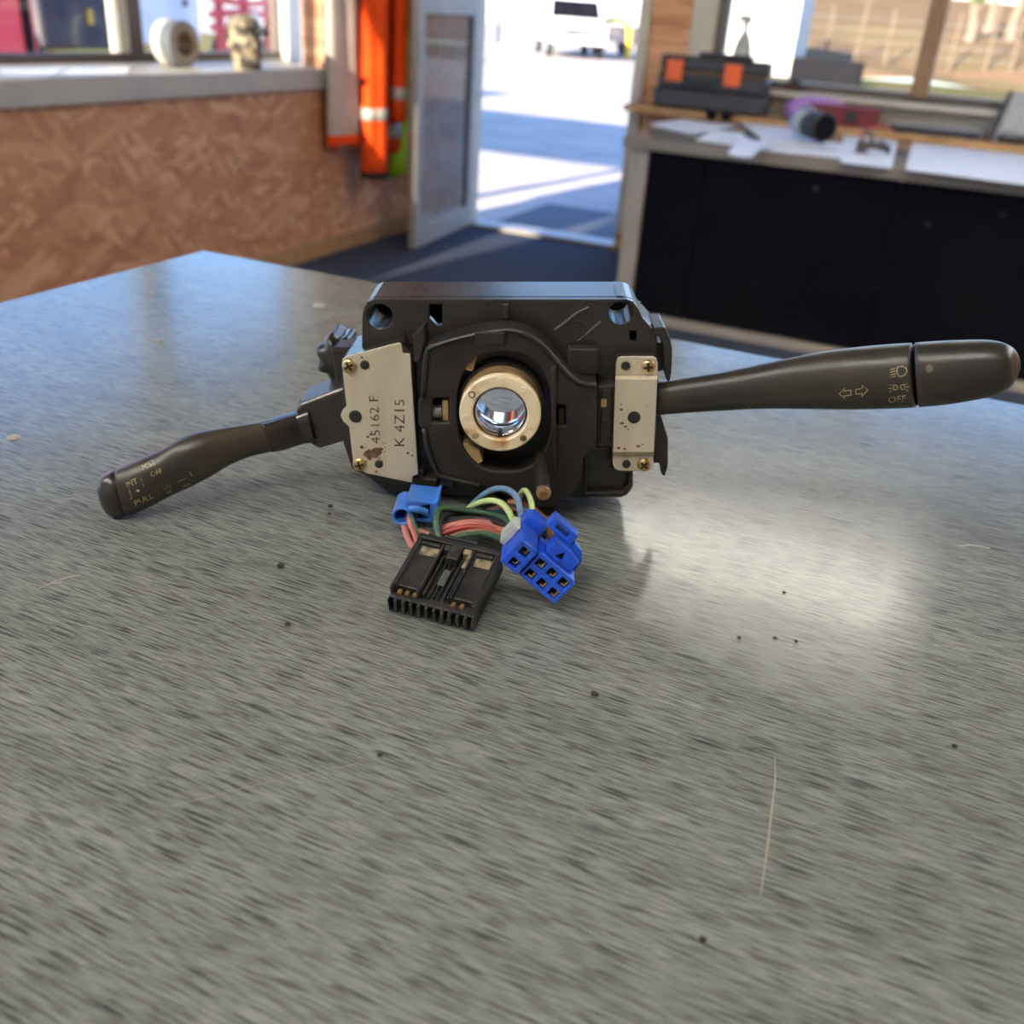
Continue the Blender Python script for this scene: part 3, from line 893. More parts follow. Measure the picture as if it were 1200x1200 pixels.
mk('plate_foot', prism(B(), L([(718.2, 534.3), (766.0, 534.3), (765, 547), (761, 552), (727, 552), (721, 550), (718, 545)], 0.0095), [], 0.0083, 0.0095), 'plate', plr, bevel=0.0003)
for px, py, r_ in ((728, 480, 2.2), (729, 496, 2.5), (733, 500, 2.0), (736, 503, 1.4), (725, 525, 2.5), (732, 526, 2.0), (748, 523, 2.6), (753, 521, 1.4), (728, 474, 1.2), (758, 476, 1.0)):
    mk('rust_spot', prism(B(), C(px, py, r_, PWR + 0.00008, 9, r_ * 0.6), [], PWR - 0.0004, PWR + 0.00008), 'rust', plr)
screw(759.5, 429.5, 8.4, 0.0095, 0.1)
screw(754.5, 544, 8.2, 0.0095, 0.8)
post(733, 428.5, 5.4, 0.0095)
post(734, 543.5, 5.0, 0.0095)
post(743, 489, 7.6, PWR, 'rivet_head', 0.15)
# contacts showing between the cover and the right plate
mk('contact_block', sbox(703, 457, 717, 520, 0.0085, 0.0105), 'black', sw, bevel=0.0004)
mk('contact', sbox(704, 468, 711, 477, 0.0106, 0.0112), 'copper', sw)
mk('contact', sbox(704, 496, 709, 503, 0.0106, 0.0112), 'rubber', sw)


# --- stamped figures and printed words
def text_mesh(body, size):
    cu = bpy.data.curves.new('t', 'FONT')
    cu.body = body
    cu.size = size
    cu.resolution_u = 2
    o = bpy.data.objects.new('t', cu)
    col.objects.link(o)
    dg = bpy.context.evaluated_depsgraph_get()
    me = bpy.data.meshes.new_from_object(o.evaluated_get(dg))
    bpy.data.objects.remove(o)
    return me


def lettering(name, body, p0, ang, hpx, w, m_, parent, bvh=None, sx=1.0, lift=0.00012, slant=0.0):
    """text whose baseline starts at pixel p0 and runs at an angle (degrees, clockwise from +x), cap height hpx, laid on the surface"""
    me = text_mesh(body, hpx / 0.70)
    a = math.radians(ang)
    dx, dy = math.cos(a), math.sin(a)
    for v in me.vertices:
        tx, ty = v.co.x * sx + v.co.y * slant, v.co.y
        lay(v, p0[0] + dx * tx + dy * ty, p0[1] + dy * tx - dx * ty, w, bvh, lift)
    me.materials.append(MT[m_])
    o = bpy.data.objects.new(name, me)
    col.objects.link(o)
    o.parent = parent
    return o


CAML = SM.inverted() @ CAM


def lay(v, x, y, w, bvh, lift):
    q = S(x, y, w)
    if bvh is not None:
        d_ = (q - CAML).normalized()
        h_ = bvh.ray_cast(CAML, d_)
        v.co = (h_[0] - d_ * lift) if h_[0] is not None else q
    else:
        v.co = (q.x, q.y, w + lift)


lettering('stamped_number', 'K 4Z15', (474, 524), -90, 12, PWL, 'ink', pl, sx=1.08)
lettering('stamped_number', '45162 F', (446, 520), -93, 11, PWL, 'ink', pl, sx=1.12)


# --- stalks
def stalk_mesh(st, depth=0.8, n=28, ex=2.2):
    """st: list of (top px, bottom px, w). Cross-sections are rounded ovals square to the axis"""
    A = [S(*t_, w) for t_, b_, w in st]
    Bp = [S(*b_, w) for t_, b_, w in st]
    Cn = [(a + b_) / 2 for a, b_ in zip(A, Bp)]
    rings = []
    for i, c_ in enumerate(Cn):
        tg = (Cn[min(i + 1, len(Cn) - 1)] - Cn[max(i - 1, 0)]).normalized()
        e1 = (A[i] - Bp[i]) / 2
        e2 = tg.cross(e1).normalized() * e1.length * depth
        rg = []
        for j in range(n):
            a = 2 * math.pi * j / n
            ca, sa = math.cos(a), math.sin(a)
            rg.append(c_ + e1 * math.copysign(abs(ca) ** (2 / ex), ca) + e2 * math.copysign(abs(sa) ** (2 / ex), sa))
        rings.append(rg)
    return loft(B(), rings)


def interp(st, k=5):
    out = []
    P = [Vector((*t_, 0)) for t_, b_, w in st], [Vector((*b_, 0)) for t_, b_, w in st], [Vector((w, 0, 0)) for t_, b_, w in st]
    a, b_, c_ = crom(P[0], k), crom(P[1], k), crom(P[2], k)
    return [((x.x, x.y), (y.x, y.y), z.x) for x, y, z in zip(a, b_, c_)]


# right stalk: tapering lever and turning end knob
st = [((768, 449), (768, 486), -0.002), ((800, 444), (800, 483), 0.000), ((850, 436), (848, 480), 0.004), ((900, 426), (899, 477.5), 0.008), ((950, 416), (951, 477.5), 0.013),
      ((1000, 409), (1004, 477.5), 0.018), ((1045, 405), (1051, 476), 0.022), ((1067, 404), (1074, 474.5), 0.0245)]
rs = stalk_mesh(interp(st))
bv_r = BVHTree.FromBMesh(rs)
rstalk = mk('stalk', rs, 'stalk', sw, smooth=True)
rstalk['label'] = 'long straight light and indicator stalk'
st = [((1068.5, 405.5), (1074.8, 473), 0.0245), ((1071.5, 405.5), (1077.3, 472.5), 0.025)]
mk('knob_gap', stalk_mesh(st, 0.8), 'rubber', rstalk)
st = [((1072, 403.5), (1077.5, 474.5), 0.025), ((1100, 401.5), (1108, 471.5), 0.028), ((1130, 400.5), (1140, 466.5), 0.031), ((1155, 400.2), (1163, 462), 0.0335), ((1174, 402.5), (1178, 457), 0.0352),
      ((1186, 408), (1187.5, 449), 0.0362), ((1192.5, 417), (1193, 440), 0.037), ((1195, 427), (1195, 431), 0.0374)]
knob = stalk_mesh(interp(st, 4))
bv_k = BVHTree.FromBMesh(knob)
mk('end_knob', knob, 'stalk', rstalk, smooth=True)
dot = B()
prism(dot, circ(0, 0, 5, 5, 14), [], 0, 1)
for v in dot.verts:
    lay(v, 1089 + v.co.x * 0.9, 432 + v.co.y, 0.028, bv_k, 0.0002 if v.co.z > 0.5 else -0.0004)
mk('index_dot', dot, 'dull_dot', rstalk)


def outline(name, polys, w, bvh, wid, parent, m_='gold_print', closed=True):
    """line drawing made of thin strips laid on a surface; polys in photo pixels"""
    bm = B()
    for pl_ in polys:
        cl = closed and len(pl_) > 2
        n = len(pl_)
        for i in range(n if cl else n - 1):
            a, b_ = Vector(pl_[i]), Vector(pl_[(i + 1) % n])
            d2 = (b_ - a)
            if d2.length < 1e-6:
                continue
            d2.normalize()
            nn = Vector((-d2.y, d2.x)) * wid / 2
            a2, b2 = a - d2 * wid * 0.4, b_ + d2 * wid * 0.4
            vs = []
            for p in (a2 + nn, a2 - nn, b2 - nn, b2 + nn):
                v = bm.verts.new((0, 0, 0))
                lay(v, p.x, p.y, w, bvh, 0.00014)
                vs.append(v)
            bm.faces.new(vs)
    return mk(name, bm, m_, parent)


outline('arrow_symbol', [[(983.5, 461.5), (989.5, 455.5), (989, 458.5), (997, 457.2), (997.3, 463), (989, 464), (990, 467)]], 0.02, bv_r, 1.1, rstalk)
outline('arrow_symbol', [[(1017, 457), (1010.5, 452), (1010.5, 455), (1002.5, 456.8), (1003, 462), (1010.5, 461), (1010, 464.5)]], 0.02, bv_r, 1.1, rstalk)
outline('headlamp_symbol', [[(1051.5, 430), (1057, 429.2), (1062, 431.5), (1063, 435), (1060, 439.5), (1056, 441.5), (1053, 440.5), (1051, 435)]], 0.022, bv_r, 1.1, rstalk)
outline('headlamp_symbol', [[(1043, 433.5), (1049, 431.8)], [(1043, 436.5), (1049.5, 434.6)], [(1043.5, 439.5), (1049.8, 437.6)], [(1044, 442.3), (1050, 440.6)]], 0.022, bv_r, 1.0, rstalk, closed=False)
outline('lamp_symbol', [[(1047, 451.2), (1051, 451.7), (1052, 454.5), (1050, 457), (1047.5, 456.5)], [(1060, 450.5), (1056, 451.5), (1055, 454.2), (1057, 456.5), (1060, 456)]], 0.022, bv_r, 1.0, rstalk)
outline('lamp_symbol', [[(1041.5, 451.8), (1045, 451.2)], [(1041, 455.5), (1045, 454.8)], [(1042.5, 459.4), (1045.8, 457.6)], [(1061.5, 450.8), (1063.5, 449.6)], [(1062, 453.6), (1065.6, 453)], [(1061.5, 456.5), (1064, 457.8)]], 0.022, bv_r, 1.0, rstalk, closed=False)
lettering('stalk_lettering', 'OFF', (1040.5, 472.5), -5, 7.6, 0.022, 'gold_print', rstalk, bv_r, sx=1.1, slant=0.15)

# left stalk: square root block, neck, swelling handle and end cap
lb = prism(B(), L([(345, 481), (352, 473), (405, 453), (414, 500), (410, 515), (371, 526), (365, 522)], 0.007), [], -0.016, 0.007)
lstalk = mk('stalk', lb, 'black', sw, bevel=0.0016, seg=3)
lstalk['label'] = 'short kinked wiper stalk with its tip on the counter'
mk('stalk_pin', lathe(B(), [(0.002, 0), (0.002, 0.003), (0.001, 0.004)], S(357, 478, -0.004), (0, 1, 0), 12), 'rubber', lstalk)
st = [((362, 478), (370, 516), 0.004), ((345, 484), (355, 518), 0.005), ((322, 491), (330, 526), 0.009), ((303, 496), (314, 529), 0.013)]
mk('stalk_neck', stalk_mesh(st, 0.75, 24, 4.0), 'black', lstalk, bevel=0.0006)
st = [((318, 492.5), (322, 528), 0.0105), ((303, 495.5), (310, 530), 0.013), ((282, 499), (290, 535), 0.0165), ((258, 502.5), (268, 544), 0.0205), ((234, 507), (246, 557), 0.0245), ((212, 514.5), (224, 568.5), 0.0275),
      ((190, 527), (203, 578), 0.030), ((165, 538.5), (180, 590), 0.033), ((147, 546), (163, 598), 0.035), ((135, 551), (150, 602), 0.0362)]
ls = stalk_mesh(interp(st, 4), 0.72, 28, 2.4)
bv_l = BVHTree.FromBMesh(ls)
mk('stalk_handle', ls, 'stalk', lstalk, smooth=True)
st = [((134, 552.2), (149, 601.5), 0.0363), ((128, 554), (143, 603), 0.037), ((119, 558), (134, 604), 0.0378), ((115, 563), (127, 601), 0.0383), ((114, 569), (121, 594), 0.0386)]
mk('stalk_end_cap', stalk_mesh(st, 0.70, 28, 2.6), 'black', lstalk, smooth=True)
for tx, p0, hp, an, sx_ in (('MIST', (167.5, 551), 6.6, -24, 0.86), ('OFF', (177.5, 559.5), 6.4, -22, 0.9), ('INT', (149, 572), 6.8, -24, 0.9), ('PULL', (158.5, 593), 6.2, -24, 1.25), ('LO', (192.5, 575), 5.0, -24, 1.0), ('HI', (196.5, 579.5), 4.2, -24, 1.0)):
    lettering('stalk_lettering', tx, p0, an, hp, 0.03, 'gold_print', lstalk, bv_l, sx=sx_)
outline('stalk_marking', [[(165, 560), (168.5, 570)], [(151, 573), (154.5, 584), (152, 585)], [(209, 564.5), (217, 561)], [(214, 570), (223, 567)], [(222.5, 553), (225, 558)]], 0.03, bv_l, 0.9, lstalk, closed=False)
dot = B()
prism(dot, circ(0, 0, 2.3, 1.5, 10), [], 0, 1)
for v in dot.verts:
    lay(v, 161.5 + v.co.x, 575 - v.co.y, 0.03, bv_l, 0.0002 if v.co.z > 0.5 else -0.0003)
mk('stalk_marking', dot, 'gold_print', lstalk)

# --- clips on the right side, lumpy grommet at the left rear
cb = prism(B(), L([(766, 384), (780, 384), (786, 399), (788, 410), (787, 438), (785, 448), (781, 446), (778, 434), (777, 404), (772, 394), (766, 394)], 0.002), [], -0.008, 0.002)
mk('side_clip', cb, 'black', sw, bevel=0.0006)
mk('clip_shelf', bx(S(766, 384, 0).x, S(780, 384, 0).x, S(766, 392, 0).y, S(766, 386, 0).y, -0.024, -0.0085), 'black', sw, bevel=0.0006)
mk('clip_block', sbox(765, 402, 779, 436, -0.018, -0.008), 'black', sw, bevel=0.0008)
mk('side_clip', prism(B(), L([(766, 476), (772, 478), (783, 514), (783, 546), (779, 559), (775, 556), (773, 543), (766, 543)], 0.002), [], -0.006, 0.002), 'black', sw, bevel=0.0006)
gc = S(392, 424, -0.012)
gk = PX(392, 424, -0.012)
gr = []
for w_, s in ((-0.040, 0.5), (-0.038, 0.8), (-0.033, 0.95), (-0.026, 0.86), (-0.020, 1.0), (-0.014, 0.9), (-0.012, 0.6)):
    gr.append([(gc.x + math.cos(a) * 23 * gk * s * (1 + 0.12 * math.cos(7 * a)), gc.y + math.sin(a) * 27 * gk * s * (1 + 0.12 * math.cos(7 * a)), w_) for a in [2 * math.pi * i / 56 for i in range(56)]])
mk('rear_grommet', loft(B(), gr), 'black', sw, smooth=True)
mk('rear_block', sbox(393, 408, 428, 452, -0.020, -0.0045), 'black', sw, bevel=0.0012)
# rear foot under the housing that carries it off the counter
mk('foot', bx(0.004, 0.024, 0.0004, 0.008, -0.022, 0.0055), 'black', sw, bevel=0.001)

# --- black multi-way connector lying on the counter
def frame_obj(name, bm, m_, mtx, parent, **k):
    bm.transform(mtx)
    return mk(name, bm, m_, parent, **k)


swi = SM.inverted()
pa, pb = onz(458, 714, T), onz(557, 739, T)
ex = (pb - pa).normalized()
ey = UP.cross(ex)
ez = UP
tilt = Matrix.Rotation(math.radians(17), 4, 'X')
CM = Matrix((ex, ey, ez)).transposed().to_4x4()
CM.translation = pa + UP * 0.0006
CM = swi @ CM @ tilt
cw = (pb - pa).length
cl, chh = 0.0285, 0.0105
bc = frame_obj('connector', bx(0, cw, 0.004, cl, 0.0004, 0.0065), 'conn_black', CM, sw, bevel=0.0004)
bc['label'] = 'black multi-way plug with tan dust in its recesses'
def cpart(name, x0, x1, y0, y1, z0, z1, m_='conn_black', bev=0.0003):
    return frame_obj(name, bx(x0 * cw, x1 * cw, y0 * cl, y1 * cl, z0 * chh, z1 * chh), m_, CM, bc, bevel=bev)
cpart('side_wall', 0.0, 0.035, 0.05, 1.0, 0.05, 0.96)
cpart('side_wall', 0.965, 1.0, 0.05, 1.0, 0.05, 0.96)
cpart('rear_wall', 0.0, 1.0, 0.955, 1.04, 0.05, 1.02)
cpart('rear_tab', 0.30, 0.70, 1.04, 1.09, 0.3, 1.08)
for x0, x1 in ((0.045, 0.32), (0.70, 0.955)):
    cpart('cover_panel', x0, x1, 0.14, 0.94, 0.53, 0.86)
    cpart('panel_rail', x0 - 0.012, x0 + 0.012, 0.10, 0.95, 0.53, 1.0)
    cpart('panel_rail', x1 - 0.006, x1 + 0.02, 0.06, 0.95, 0.53, 1.0)
    cpart('panel_bridge', x0 + 0.02, x1 - 0.02, 0.88, 0.93, 0.86, 0.98)
    cpart('dust_patch', x0 + 0.05, x1 - 0.012, 0.72, 0.865, 0.80, 0.868, 'dust', 0)
cpart('centre_floor', 0.345, 0.69, 0.10, 0.95, 0.53, 0.60)
for x0, x1, z1 in ((0.36, 0.39, 0.82), (0.425, 0.445, 0.74), (0.475, 0.495, 0.78), (0.53, 0.55, 0.74), (0.60, 0.63, 0.9), (0.655, 0.68, 0.95)):
    cpart('centre_rib', x0, x1, 0.10, 0.80, 0.60, z1)
cpart('latch', 0.43, 0.57, 0.70, 0.97, 0.62, 1.05)
cpart('latch_bar', 0.35, 0.42, 0.86, 0.95, 0.6, 0.98)
cpart('latch_bar', 0.58, 0.68, 0.86, 0.95, 0.6, 0.98, 'dust')
cpart('dust_patch', 0.645, 0.69, 0.62, 0.86, 0.951, 0.962, 'dust', 0)
cpart('clear_window', 0.46, 0.54, 0.30, 0.58, 0.781, 0.80, 'smoke', 0)
# row of terminal mouths along the front
nm = 11
for i in range(nm + 1):
    x_ = i / nm
    cpart('mouth_wall', max(0, x_ - 0.018), min(1, x_ + 0.018), -0.06, 0.12, 0.02, 0.62)
cpart('mouth_floor', 0.0, 1.0, -0.06, 0.12, 0.0, 0.06)
cpart('mouth_shelf', 0.0, 1.0, 0.0, 0.13, 0.50, 0.62)
for i in (0.10, 0.19, 0.28, 0.73, 0.83):
    cpart('terminal', i - 0.022, i + 0.022, 0.06, 0.125, 0.63, 0.72, 'copper', 0)
for i in (1, 2, 3, 6, 7, 8, 9, 10):
    cpart('terminal', (i + 0.62) / nm, (i + 0.72) / nm, -0.02, 0.02, 0.1, 0.42, 'copper', 0)

# --- royal blue connector block facing the camera, resting on a corner
TI = math.radians(8)
bn = Vector((0, math.sin(TI), math.cos(TI)))
bv_ = Vector((0, math.cos(TI), -math.sin(TI)))
bu = Vector((1, 0, 0))
AN = math.radians(-41.5)
ea = bu * math.cos(AN) + bv_ * math.sin(AN)
eb = -bu * math.sin(AN) + bv_ * math.cos(AN)
oc = S(631, 670, 0.088)
BM_ = Matrix((ea, eb, bn)).transposed().to_4x4()
BM_.translation = oc
kb = PX(634, 670, 0.088) * 1.09
def slots(xs, ys, hw, hh):
    return [[(x - hw * 1.2, y - hh * 1.2), (x + hw * 1.2, y - hh * 1.2), (x + hw * 1.2, y + hh * 1.2), (x - hw * 1.2, y + hh * 1.2)] for x in xs for y in ys]
def sc_(lp_):
    return [(x * kb, y * kb) for x, y in lp_]
# main six-way block: a from -14 to 38, b from -16 to 17 (pixels)
main = frame_obj('connector', prism(B(), sc_([(-13, -17), (39, -17), (39, 15), (36, 18), (-13, 18)]), [sc_(s) for s in slots((-4, 12.5, 29), (-8, 8), 4.6, 3.9)], -0.017, 0.0), 'blue', BM_, sw, bevel=0.0004)
main['label'] = 'royal blue eight-way plug with square mouths'
frame_obj('two_way_block', prism(B(), sc_([(-40, -17), (-16, -17), (-16, 15), (-19, 18), (-37, 18), (-40, 15)]), [sc_(s) for s in slots((-27,), (-8, 8), 4.6, 3.9)], -0.017, 0.0018), 'blue', BM_, main, bevel=0.0004)
frame_obj('bridge', prism(B(), sc_([(-16, -15), (-13, -15), (-13, 14), (-16, 14)]), [], -0.016, -0.002), 'blue', BM_, main)
for x in (-27, -4, 12.5, 29):
    for y in (-8, 8):
        bm = prism(B(), sc_([(x - 5.4, y - 4.6), (x + 5.4, y - 4.6), (x + 5.4, y + 4.6), (x - 5.4, y + 4.6)]), [], -0.0168, -0.006)
        frame_obj('slot_core', bm, 'rubber', BM_, main)
        bm = prism(B(), sc_([(x - 1.0, y - 3.5), (x + 4.2, y - 3.5), (x + 4.2, y + 3.2), (x + 2.8, y + 3.2), (x + 2.8, y - 2.2), (x - 1.0, y - 2.2)]), [], -0.0058, -0.0012)
        frame_obj('terminal', bm, 'copper', BM_, main)
fb = prism(B(), sc_([(-6, 18.5), (30, 18.5), (30, 33), (16, 37), (-6, 37)]), [sc_([(4, 22), (14, 22), (10, 32)])], -0.014, -0.004)
frame_obj('shoulder', fb, 'blue', BM_, main, bevel=0.0004)
frame_obj('latch_arm', prism(B(), sc_([(-22, 37.5), (12, 37.5), (12, 52), (-22, 52)]), [sc_([(-14, 42), (4, 42), (4, 47), (-14, 47)])], -0.016, -0.009), 'blue', BM_, main, bevel=0.0004)
frame_obj('shoulder', prism(B(), sc_([(14, 37.5), (28, 34), (34, 19), (36, 19), (34, 34), (26, 42), (14, 44)]), [], -0.012, -0.008), 'blue', BM_, main, bevel=0.0003)
frame_obj('rear_shell', prism(B(), sc_([(-40, -10), (-14, -10), (-14, 30), (-34, 30), (-40, 24)]), [], -0.026, -0.0172), 'blue', BM_, main, bevel=0.0005)
frame_obj('pale_retainer', prism(B(), sc_([(-47, -12), (-40.5, -12), (-40.5, 16), (-47, 12)]), [], -0.022, -0.010), 'grey', BM_, main, bevel=0.0004)

# --- small mid-blue plug hanging at the left
sbw = 0.030
a_, b_ = S(474, 611, sbw), S(514, 584, sbw)
sbc = mk('connector', prism(B(), L([(476, 586), (508, 590), (514, 586), (512, 611), (506, 613), (474, 611)], sbw), [L([(489, 595), (504, 592), (503, 608), (488, 608)], sbw)], sbw - 0.016, sbw), 'sky_blue', sw, bevel=0.0007)
sbc['label'] = 'small mid-blue plug with a round socket'
mk('plug_back', prism(B(), L([(488, 592), (505, 589), (504, 601), (487, 601)], sbw - 0.010), [], sbw - 0.0155, sbw - 0.010), 'rubber', sbc)
c_ = S(472, 601, sbw)
k2 = PX(472, 601, sbw)
mk('round_socket', ringtube(B(), 11.5 * k2, 8.5 * k2, -0.012, 0.0035, (c_.x, c_.y, sbw), n=28, ch=0.0004), 'sky_blue', sbc, smooth=False)
mk('socket_core', lathe(B(), [(8.4 * k2, -0.0115), (8.4 * k2, -0.006)], (c_.x, c_.y, sbw), (0, 0, 1), 20), 'blue', sbc)
mk('socket_bridge', tube(B(), [S(479, 596, sbw + 0.002), S(490, 597, sbw + 0.0022), S(500, 600, sbw + 0.001)], 0.0016, 8), 'sky_blue', sbc, smooth=True)

# --- harness wires
def wire(c_, pts, r=0.00115):
    o = mk('wire', tube(B(), [S(*p) for p in pts], r, 8, k=7), c_, sw, smooth=True)
    return o
wire('slate', [(545, 604, 0.022), (556, 589, 0.028), (575, 575, 0.036), (592, 573, 0.042), (605, 582, 0.048), (610, 600, 0.054), (611, 622, 0.064)], 0.0013)
wire('lime', [(540, 606, 0.022), (552, 594, 0.032), (570, 587, 0.04), (586, 589, 0.045), (597, 601, 0.05), (603, 618, 0.060), (604, 632, 0.067)], 0.0013)
wire('lime', [(606, 590, 0.03), (612, 576, 0.036), (618, 577, 0.042), (623, 590, 0.046), (623, 606, 0.052), (621, 624, 0.064)], 0.0012)
wire('teal', [(600, 596, 0.03), (622, 600, 0.036), (634, 612, 0.042), (638, 628, 0.052), (634, 650, 0.066)], 0.0013)
wire('brown', [(596, 588, 0.026), (620, 593, 0.032), (636, 606, 0.038), (643, 618, 0.048), (646, 638, 0.064)], 0.0012)
wire('wblack', [(598, 594, 0.026), (618, 606, 0.034), (628, 622, 0.050), (631, 644, 0.066)], 0.0012)
wire('teal', [(566, 600, 0.026), (582, 600, 0.034), (594, 607, 0.042), (601, 620, 0.054), (606, 634, 0.066)], 0.0012)
wire('brown', [(560, 604, 0.022), (578, 596, 0.030), (600, 596, 0.036), (618, 602, 0.04), (627, 618, 0.052), (626, 644, 0.068)], 0.0011)
wire('wgreen', [(604, 622, 0.064), (592, 608, 0.046), (570, 601, 0.036), (545, 598, 0.036), (524, 595, 0.037), (514, 598, 0.040), (511, 610, 0.046), (513, 626, 0.050), (519, 638, 0.052), (526, 648, 0.050)], 0.0013)
wire('wblack', [(606, 626, 0.065), (596, 613, 0.050), (570, 606, 0.036), (545, 602, 0.034), (524, 603, 0.038), (515, 614, 0.046), (515, 630, 0.050), (521, 645, 0.050)], 0.0013)
wire('wblack', [(606, 628, 0.066), (596, 616, 0.052), (570, 609, 0.038), (540, 608, 0.038), (515, 616, 0.042), (504, 630, 0.047), (502, 643, 0.051)], 0.0014)
wire('pink', [(607, 632, 0.068), (599, 621, 0.056), (585, 615, 0.043), (560, 612, 0.041), (535, 614, 0.042), (513, 622, 0.044), (500, 630, 0.046), (496, 642, 0.051)], 0.0014)
wire('wred', [(608, 638, 0.070), (600, 629, 0.060), (585, 623, 0.047), (565, 618, 0.045), (545, 618, 0.045), (522, 624, 0.046), (506, 634, 0.049), (500, 644, 0.051)], 0.0013)
wire('pink', [(607, 635, 0.069), (599, 625, 0.057), (580, 618, 0.044), (552, 614, 0.043), (528, 619, 0.043), (512, 629, 0.046), (509, 645, 0.049)], 0.0012)
wire('brown', [(608, 642, 0.072), (598, 633, 0.061), (575, 624, 0.048), (550, 623, 0.048), (527, 630, 0.049), (512, 640, 0.051), (508, 648, 0.054)], 0.0012)
wire('wgreen', [(608, 645, 0.073), (598, 637, 0.063), (572, 626, 0.049), (550, 626, 0.049), (530, 632, 0.050), (518, 642, 0.051)], 0.0012)
wire('brown', [(492, 622, 0.040), (505, 627, 0.044), (515, 636, 0.049), (518, 648, 0.050)], 0.0012)
wire('pink', [(478, 606, 0.027), (474, 614, 0.030), (477, 628, 0.041), (484, 642, 0.051)], 0.0014)
wire('pink', [(480, 602, 0.031), (480, 612, 0.034), (486, 626, 0.040), (490, 642, 0.051)], 0.0013)
wire('wgreen', [(482, 601, 0.031), (484, 611, 0.034), (491, 626, 0.040), (496, 643, 0.052)], 0.0011)
# bundle running back under the housing
wire('wblack', [(560, 600, 0.028), (575, 588, 0.014), (590, 576, 0.001)], 0.0026)
wire('wblack', [(600, 596, 0.028), (606, 588, 0.012), (610, 580, -0.004)], 0.0028)

# ================================================================== LEFT SILL: tape roll, casting, papers
p = onz(199, 78, SILL)
tr_ = thing('tape_roll', 'fat roll of cream masking tape standing on the left window sill', 'tape roll', (p.x, 3.53, SILL))
ro = 0.088
mk('tape_band', ringtube(B(), ro, 0.052, -0.05, 0.045, (0, 0, ro), (1, 0, 0), 48, ch=0.002), 'tape', tr_)
mk('cut_side', ringtube(B(), ro - 0.001, 0.050, 0.0455, 0.050, (0, 0, ro), (1, 0, 0), 48), 'tape_side', tr_)
mk('cardboard_core', ringtube(B(), 0.0518, 0.044, -0.05, 0.047, (0, 0, ro), (1, 0, 0), 40), 'tan_seam', tr_)
p = onz(292, 82, SILL)
cs = thing('engine_casting', 'mottled oily metal casting on the left sill', 'machine part', (p.x - 0.02, p.y, SILL), 0.3)
bm = B()
rg = []
for z_, r_ in ((0, 0.055), (0.02, 0.06), (0.06, 0.052), (0.09, 0.066), (0.13, 0.058), (0.17, 0.064), (0.20, 0.05), (0.215, 0.03)):
    rg.append([(math.cos(a) * r_ * (1 + 0.16 * math.sin(3 * a + z_ * 30)), math.sin(a) * r_ * (1 + 0.12 * math.cos(4 * a + z_ * 25)), z_) for a in [2 * math.pi * i / 24 for i in range(24)]])
mk('casting_body', loft(bm, rg), 'mottled', cs)
mk('spigot', lathe(B(), [(0.018, 0), (0.018, 0.05), (0.012, 0.055)], (0.055, 0.0, 0.15), (1, 0.2, 0.1), 16), 'rubber', cs)
mk('flange', bx(-0.05, 0.05, 0.052, 0.068, 0.0, 0.19), 'car_dark', cs, bevel=0.004)


def sheet(name, pts, m_, label, group, thick=0.0008, bend=0.0, cat='paper', n=6):
    """sheet of paper from four corners (world), gently curled"""
    a, b_, c_, d2 = [Vector(q_) for q_ in pts]
    o0 = (a + b_ + c_ + d2) / 4
    bm = B()
    g = []
    for i in range(n + 1):
        row = []
        for j in range(n + 1):
            s, t = i / n, j / n
            q_ = (a * (1 - s) + b_ * s) * (1 - t) + (d2 * (1 - s) + c_ * s) * t
            z_ = bend * (2 * s - 1) ** 2 * (0.4 + 0.6 * t)
            row.append(q_ + Vector((0, 0, z_)) - o0)
        g.append(row)
    top = [[bm.verts.new(v + Vector((0, 0, thick))) for v in r] for r in g]
    bot = [[bm.verts.new(v) for v in r] for r in g]
    for i in range(n):
        for j in range(n):
            bm.faces.new((top[i][j], top[i + 1][j], top[i + 1][j + 1], top[i][j + 1]))
            bm.faces.new((bot[i][j], bot[i][j + 1], bot[i + 1][j + 1], bot[i + 1][j]))
    rim_t = [top[i][0] for i in range(n + 1)] + [top[n][j] for j in range(1, n + 1)] + [top[i][n] for i in range(n - 1, -1, -1)] + [top[0][j] for j in range(n - 1, 0, -1)]
    rim_b = [bot[i][0] for i in range(n + 1)] + [bot[n][j] for j in range(1, n + 1)] + [bot[i][n] for i in range(n - 1, -1, -1)] + [bot[0][j] for j in range(n - 1, 0, -1)]
    k = len(rim_t)
    for i in range(k):
        bm.faces.new((rim_t[i], rim_t[(i + 1) % k], rim_b[(i + 1) % k], rim_b[i]))
    o = mk(name, bm, m_)
    o.location = o0
    return tag(o, label, cat, group)


def zpt(px, py, z):
    return onz(px, py, z)


zs = SILL + 0.0006
sheet('paper_sheet', [zpt(0, 91, zs), zpt(60, 90.5, zs), zpt(80, 80, zs), zpt(0, 81, zs)], 'paper_print', 'blue-printed sheet lying on the left sill', 'papers on the left sill', bend=0.004)
sheet('paper_sheet', [zpt(64, 90, zs), zpt(150, 87.5, zs), zpt(152, 79, zs), zpt(84, 80, zs)], 'paper', 'plain white sheet beside the blue-printed sheet on the left sill', 'papers on the left sill', bend=0.003)

# ================================================================== HI-VIS CLOTHES ON THE LEFT WALL
rail = thing('coat_rail', 'pine coat rail with pegs above the hanging hi-vis clothes', 'coat rail', (XL, 4.85, 1.70))
mk('rail_board', bx(0.0005, 0.02, -0.48, 0.52, -0.04, 0.04), 'pine', rail, bevel=0.003)
for y in (-0.38, -0.14, 0.06, 0.22, 0.36):
    mk('peg', lathe(B(), [(0.009, 0.0205), (0.008, 0.09), (0.012, 0.10), (0.006, 0.105)], (0, y, 0), (1, 0, 0.25), 12), 'pine', rail, smooth=True)


